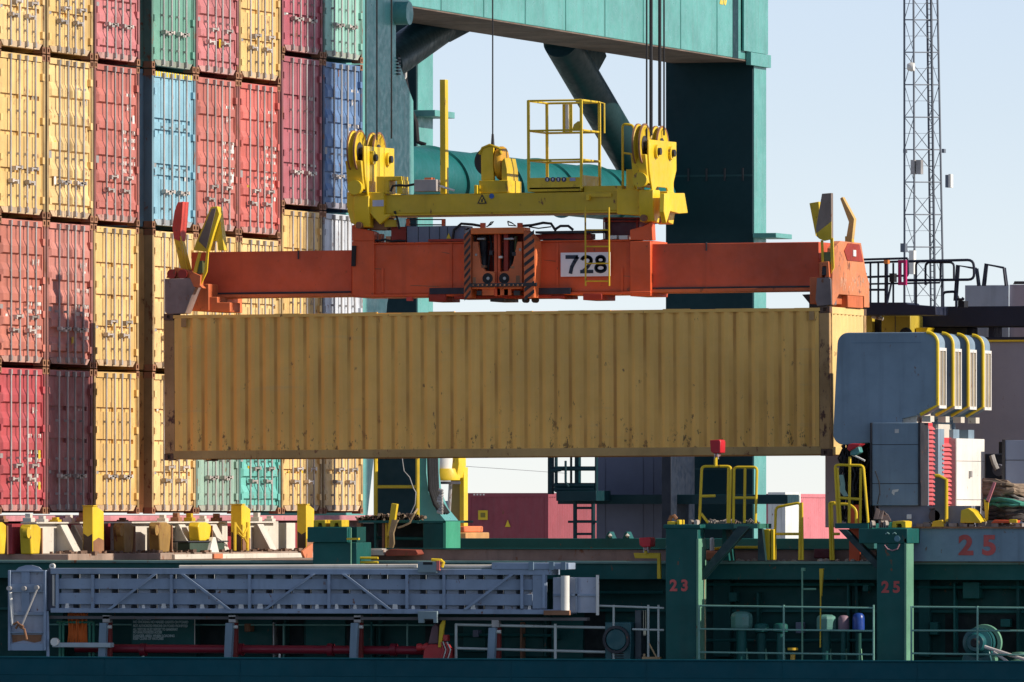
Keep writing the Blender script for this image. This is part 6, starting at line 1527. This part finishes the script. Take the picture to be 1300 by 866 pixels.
for l in ([(1084, 330), (1152, 328)], [(1084, 334), (1146, 332)], [(1098, 352), (1152, 350)], [(1084, 368), (1124, 368)], [(1084, 348), (1100, 348)]): mb.rail(l, b2+.1, r)
for x in (1096, 1105, 1115, 1124, 1134, 1148): mb.rail([(x, 334), (x, 385)], b2+.1, r*.9)
mb.rail(rect_corner([(1152, 328), (1153, 349), (1147, 354)], 3), b2+.1, r)
mb.rail(rect_corner([(1150, 332), (1236, 330), (1237, 355), (1150, 356)], 8), b2+.4, .026); mb.rail([(1084, 361), (1193, 359), (1194, 355)], b2+.3, .018)
for l in ([(1163, 388), (1163, 332), (1175, 332)], [(1175, 362), (1175, 333), (1211, 333), (1211, 357)], [(1196, 390), (1196, 356)], [(1194, 332), (1194, 357)]): mb.rail(rect_corner(l, 6) if len(l) > 2 else l, b2+.5, .022)
mb.rail(rect_corner([(1197, 390), (1197, 371), (1214, 370), (1214, 390)], 5), b2+.6, .026)
put('railing', mb, M_NAVY, t)
put('orange_lamp', MB().bx(1122, 1127, 330, 335, b2-.1, b2+.05), paint('beacon_orange', (.65, .22, .05), .4), t); put('lamp_post', MB().bx(1124, 1126, 335, 385, b2-.05, b2+.05), M_NAVY, t)
put('box', MB().bx(1129, 1135, 347, 358, b2-.1, b2+.1), M_BLACK, t); put('brace', MB().rail([(1132, 357), (1126, 386)], b2, .02), M_NAVY, t)
mb = MB(); mb.bx(1140, 1143, 330, 362, b2-.2, b2-.1); mb.bx(1148, 1150, 330, 362, b2-.2, b2-.1); mb.bx(1143.1, 1147.9, 330, 334, b2-.2, b2-.1); mb.bx(1143.1, 1147.9, 358, 362, b2-.2, b2-.1)
put('magenta_gate', mb, paint('magenta', (.45, .015, .12), .5), t)
b3 = 13.6
for i, l in enumerate(([(1212, 382), (1215, 337), (1239, 341), (1242, 363)], [(1248, 363), (1251, 335.5), (1274, 340), (1277, 363)])):
    mb = MB(); mb.rail(l, b3, .026); mb.rail([(x+2.4, y) for x, y in l[:2]], b3+.2, .024); mb.rail([(x+1.6, y) for x, y in l[2:]], b3+.2, .024)
    if i == 0: mb.rail(rect_corner([(1214, 370), (1212, 380), (1224, 380)], 3), b3, .022)
    solo('hoop_rail', ('dark hoop rail left of the grey box top' if i == 0 else 'dark hoop rail standing on the grey box top'), 'handrail', mb, M_NAVY, 'dark hoop rails at upper right')
solo('pulley_gear', 'small dark pulley gear at the left end of the grey box', 'pulley', MB().bx(1216, 1224, 382, 390, 13.8, 14.1).rail([(1215, 376), (1219, 384), (1223, 378)], 13.9, .03), M_BLACK)
t = thing('yellow_mount', 'dull yellow crane mount with a black ring right of the hanging box end', 'crane mount', P(1135, 428, 14.))
put('block', MB().bx(1119, 1156, 400.5, 428, 14., 14.9), paint('olive_yellow', (.48, .36, .04), .5, .15, .05), t, .015); put('seam', MB().bx(1136, 1136.8, 400.6, 427, 13.99, 13.999), M_DARK, t)
put('ring', MB().path([P(1150+6*math.cos(a/10*PI), 427-8*math.sin(a/10*PI), 13.9) for a in range(11)], .05), M_BLACK, t)
put('side_plate', MB().bx(1098, 1107, 400.5, 426, 14., 14.4), paint('olive_yellow', (.48, .36, .04)), t)
put('lattice', MB().bx(1109, 1117, 400.5, 426, 14.2, 14.4), M_BLACK, t); put('jib_end', MB().pp([(1163, 416), (1178, 416), (1172, 430), (1163, 430)], 14.3, 14.8), M_YEL, t); put('shackle_bar', MB().rail([(1107, 402), (1117, 404), (1121, 405)], 13.9, .035), M_CREAM, t)
put('machinery', MB().bx(1175, 1228, 415.5, 432, 15.2, 16.), M_BLACK, t, .02); put('column', MB().bx(1110, 1160, 428.1, 668, 14.1, 14.8), paint('olive_yellow', (.48, .36, .04)), t)
b4 = 17.5
t = thing('grey_container', 'pale blue-grey box standing behind the navy boom', 'container', P(1250, 432, b4), 'grey boxes behind the boom')
put('box', MB().bx(1225, 1281, 362, 434, b4, b4+2.4), paint('pale_slate', (.34, .40, .46), .6, .15, .03, .4), t, .01); put('door_seam', MB().bx(1258, 1258.6, 416, 431, b4-.006, b4-.001), M_DARK, t)
t = thing('grey_container', 'pinkish grey box cut by the right edge behind the navy boom', 'container', P(1310, 432, b4), 'grey boxes behind the boom')
put('box', MB().bx(1281.7, 1400, 361, 434, b4+.05, b4+2.4), paint('pinkish_grey', (.40, .35, .39), .6, .1, .02, .3), t, .01)
put('top_rail', MB().rail([(1288, 361), (1288, 359), (1330, 359)], b4+.1, .03), M_DARK, t)
solo('box_stand', 'dark stand carrying the two grey boxes', 'stand', MB().box(P(1226, 434, b4).x, P(1400, 434, b4).x, b4+.1, b4+2.3, zr, P(1250, 434.2, b4).z), M_NAVY)
# ------------------------------------------------------------------ ground, water
def sheet(name, x0, x1, y0, y1, z, m):
    me = bpy.data.meshes.new(name); me.from_pydata([(x0, y0, z), (x1, y0, z), (x1, y1, z), (x0, y1, z)], [], [(0, 1, 2, 3)])
    o = bpy.data.objects.new(name, me); COL.objects.link(o); me.materials.append(m); o['kind'] = 'structure'; return o
mw = bpy.data.materials.new('harbour_water'); mw.use_nodes = True
nt = mw.node_tree; bs = nt.nodes['Principled BSDF']; bs.inputs['Base Color'].default_value = (.012, .035, .035, 1); bs.inputs['Roughness'].default_value = .08
nz = nd(nt, 'ShaderNodeTexNoise'); nz.inputs['Scale'].default_value = .8; nz.inputs['Detail'].default_value = 6
tc = nd(nt, 'ShaderNodeTexCoord'); nt.links.new(tc.outputs['Object'], nz.inputs['Vector'])
bp = nd(nt, 'ShaderNodeBump'); bp.inputs['Strength'].default_value = .35; bp.inputs['Distance'].default_value = .3; nt.links.new(nz.outputs['Fac'], bp.inputs['Height']); nt.links.new(bp.outputs[0], bs.inputs['Normal'])
sheet('water', -4000, 4000, -4000, 33.9, 0, mw)
mq = paint('quay_concrete', (.30, .29, .27), .85, .2, 0, .3)
sheet('quay_ground', -4000, 4000, 33.5, 6000, QZ, mq)
o = put('quay_wall', MB().box(-4000, 4000, 33.5, 33.9, -3, QZ-.004), mq); o['kind'] = 'structure'
# ------------------------------------------------------------------ light
EL, KS = math.radians(29.), .02
az = math.atan2(KS, 1.)
sd = Vector((math.cos(EL)*math.cos(az), math.cos(EL)*math.sin(az), math.sin(EL)))
sun = bpy.data.lights.new('sun', 'SUN'); sun.energy = 5.0; sun.angle = math.radians(.53); sun.color = (1., .90, .78)
so = bpy.data.objects.new('sun', sun); COL.objects.link(so); so.rotation_euler = sd.to_track_quat('Z', 'Y').to_euler(); so.location = (60, 10, 60)
w = bpy.data.worlds.new('World'); SC.world = w; w.use_nodes = True
nt = w.node_tree; bg = nt.nodes['Background']; sky = nt.nodes.new('ShaderNodeTexSky'); sky.sky_type = 'NISHITA'; sky.sun_disc = False
sky.sun_elevation = EL; sky.sun_rotation = PI/2-az; sky.altitude = 0; sky.air_density = .7; sky.dust_density = .03; sky.ozone_density = 1.
hs = nt.nodes.new('ShaderNodeHueSaturation'); hs.inputs['Saturation'].default_value = .62        # hazy air
nt.links.new(sky.outputs[0], hs.inputs['Color']); tn = nd(nt, 'ShaderNodeMix', data_type='RGBA', blend_type='MULTIPLY'); tn.inputs[0].default_value = 1.; tn.inputs[7].default_value = (.95, .97, 1.10, 1)
nt.links.new(hs.outputs[0], tn.inputs[6]); nt.links.new(tn.outputs[2], bg.inputs['Color']); bg.inputs['Strength'].default_value = .115
# ------------------------------------------------------------------ camera
cam = bpy.data.cameras.new('camera'); co = bpy.data.objects.new('camera', cam); COL.objects.link(co)
cam.sensor_width = 36.; cam.lens = F/1300*36.; cam.shift_y = (650-433)/1300; cam.clip_start = 1.; cam.clip_end = 20000.
co.location = (CX, CY, ZC); co.rotation_euler = (PI/2, 0, TH)
SC.camera = co
SC.view_settings.view_transform = 'Standard'; SC.view_settings.look = 'None'; SC.view_settings.exposure = .16; SC.view_settings.gamma = 1.
try: SC.view_settings.use_curve_mapping = False
except Exception: pass
SC.cycles.max_bounces = 6; SC.cycles.diffuse_bounces = 3; SC.cycles.use_denoising = True
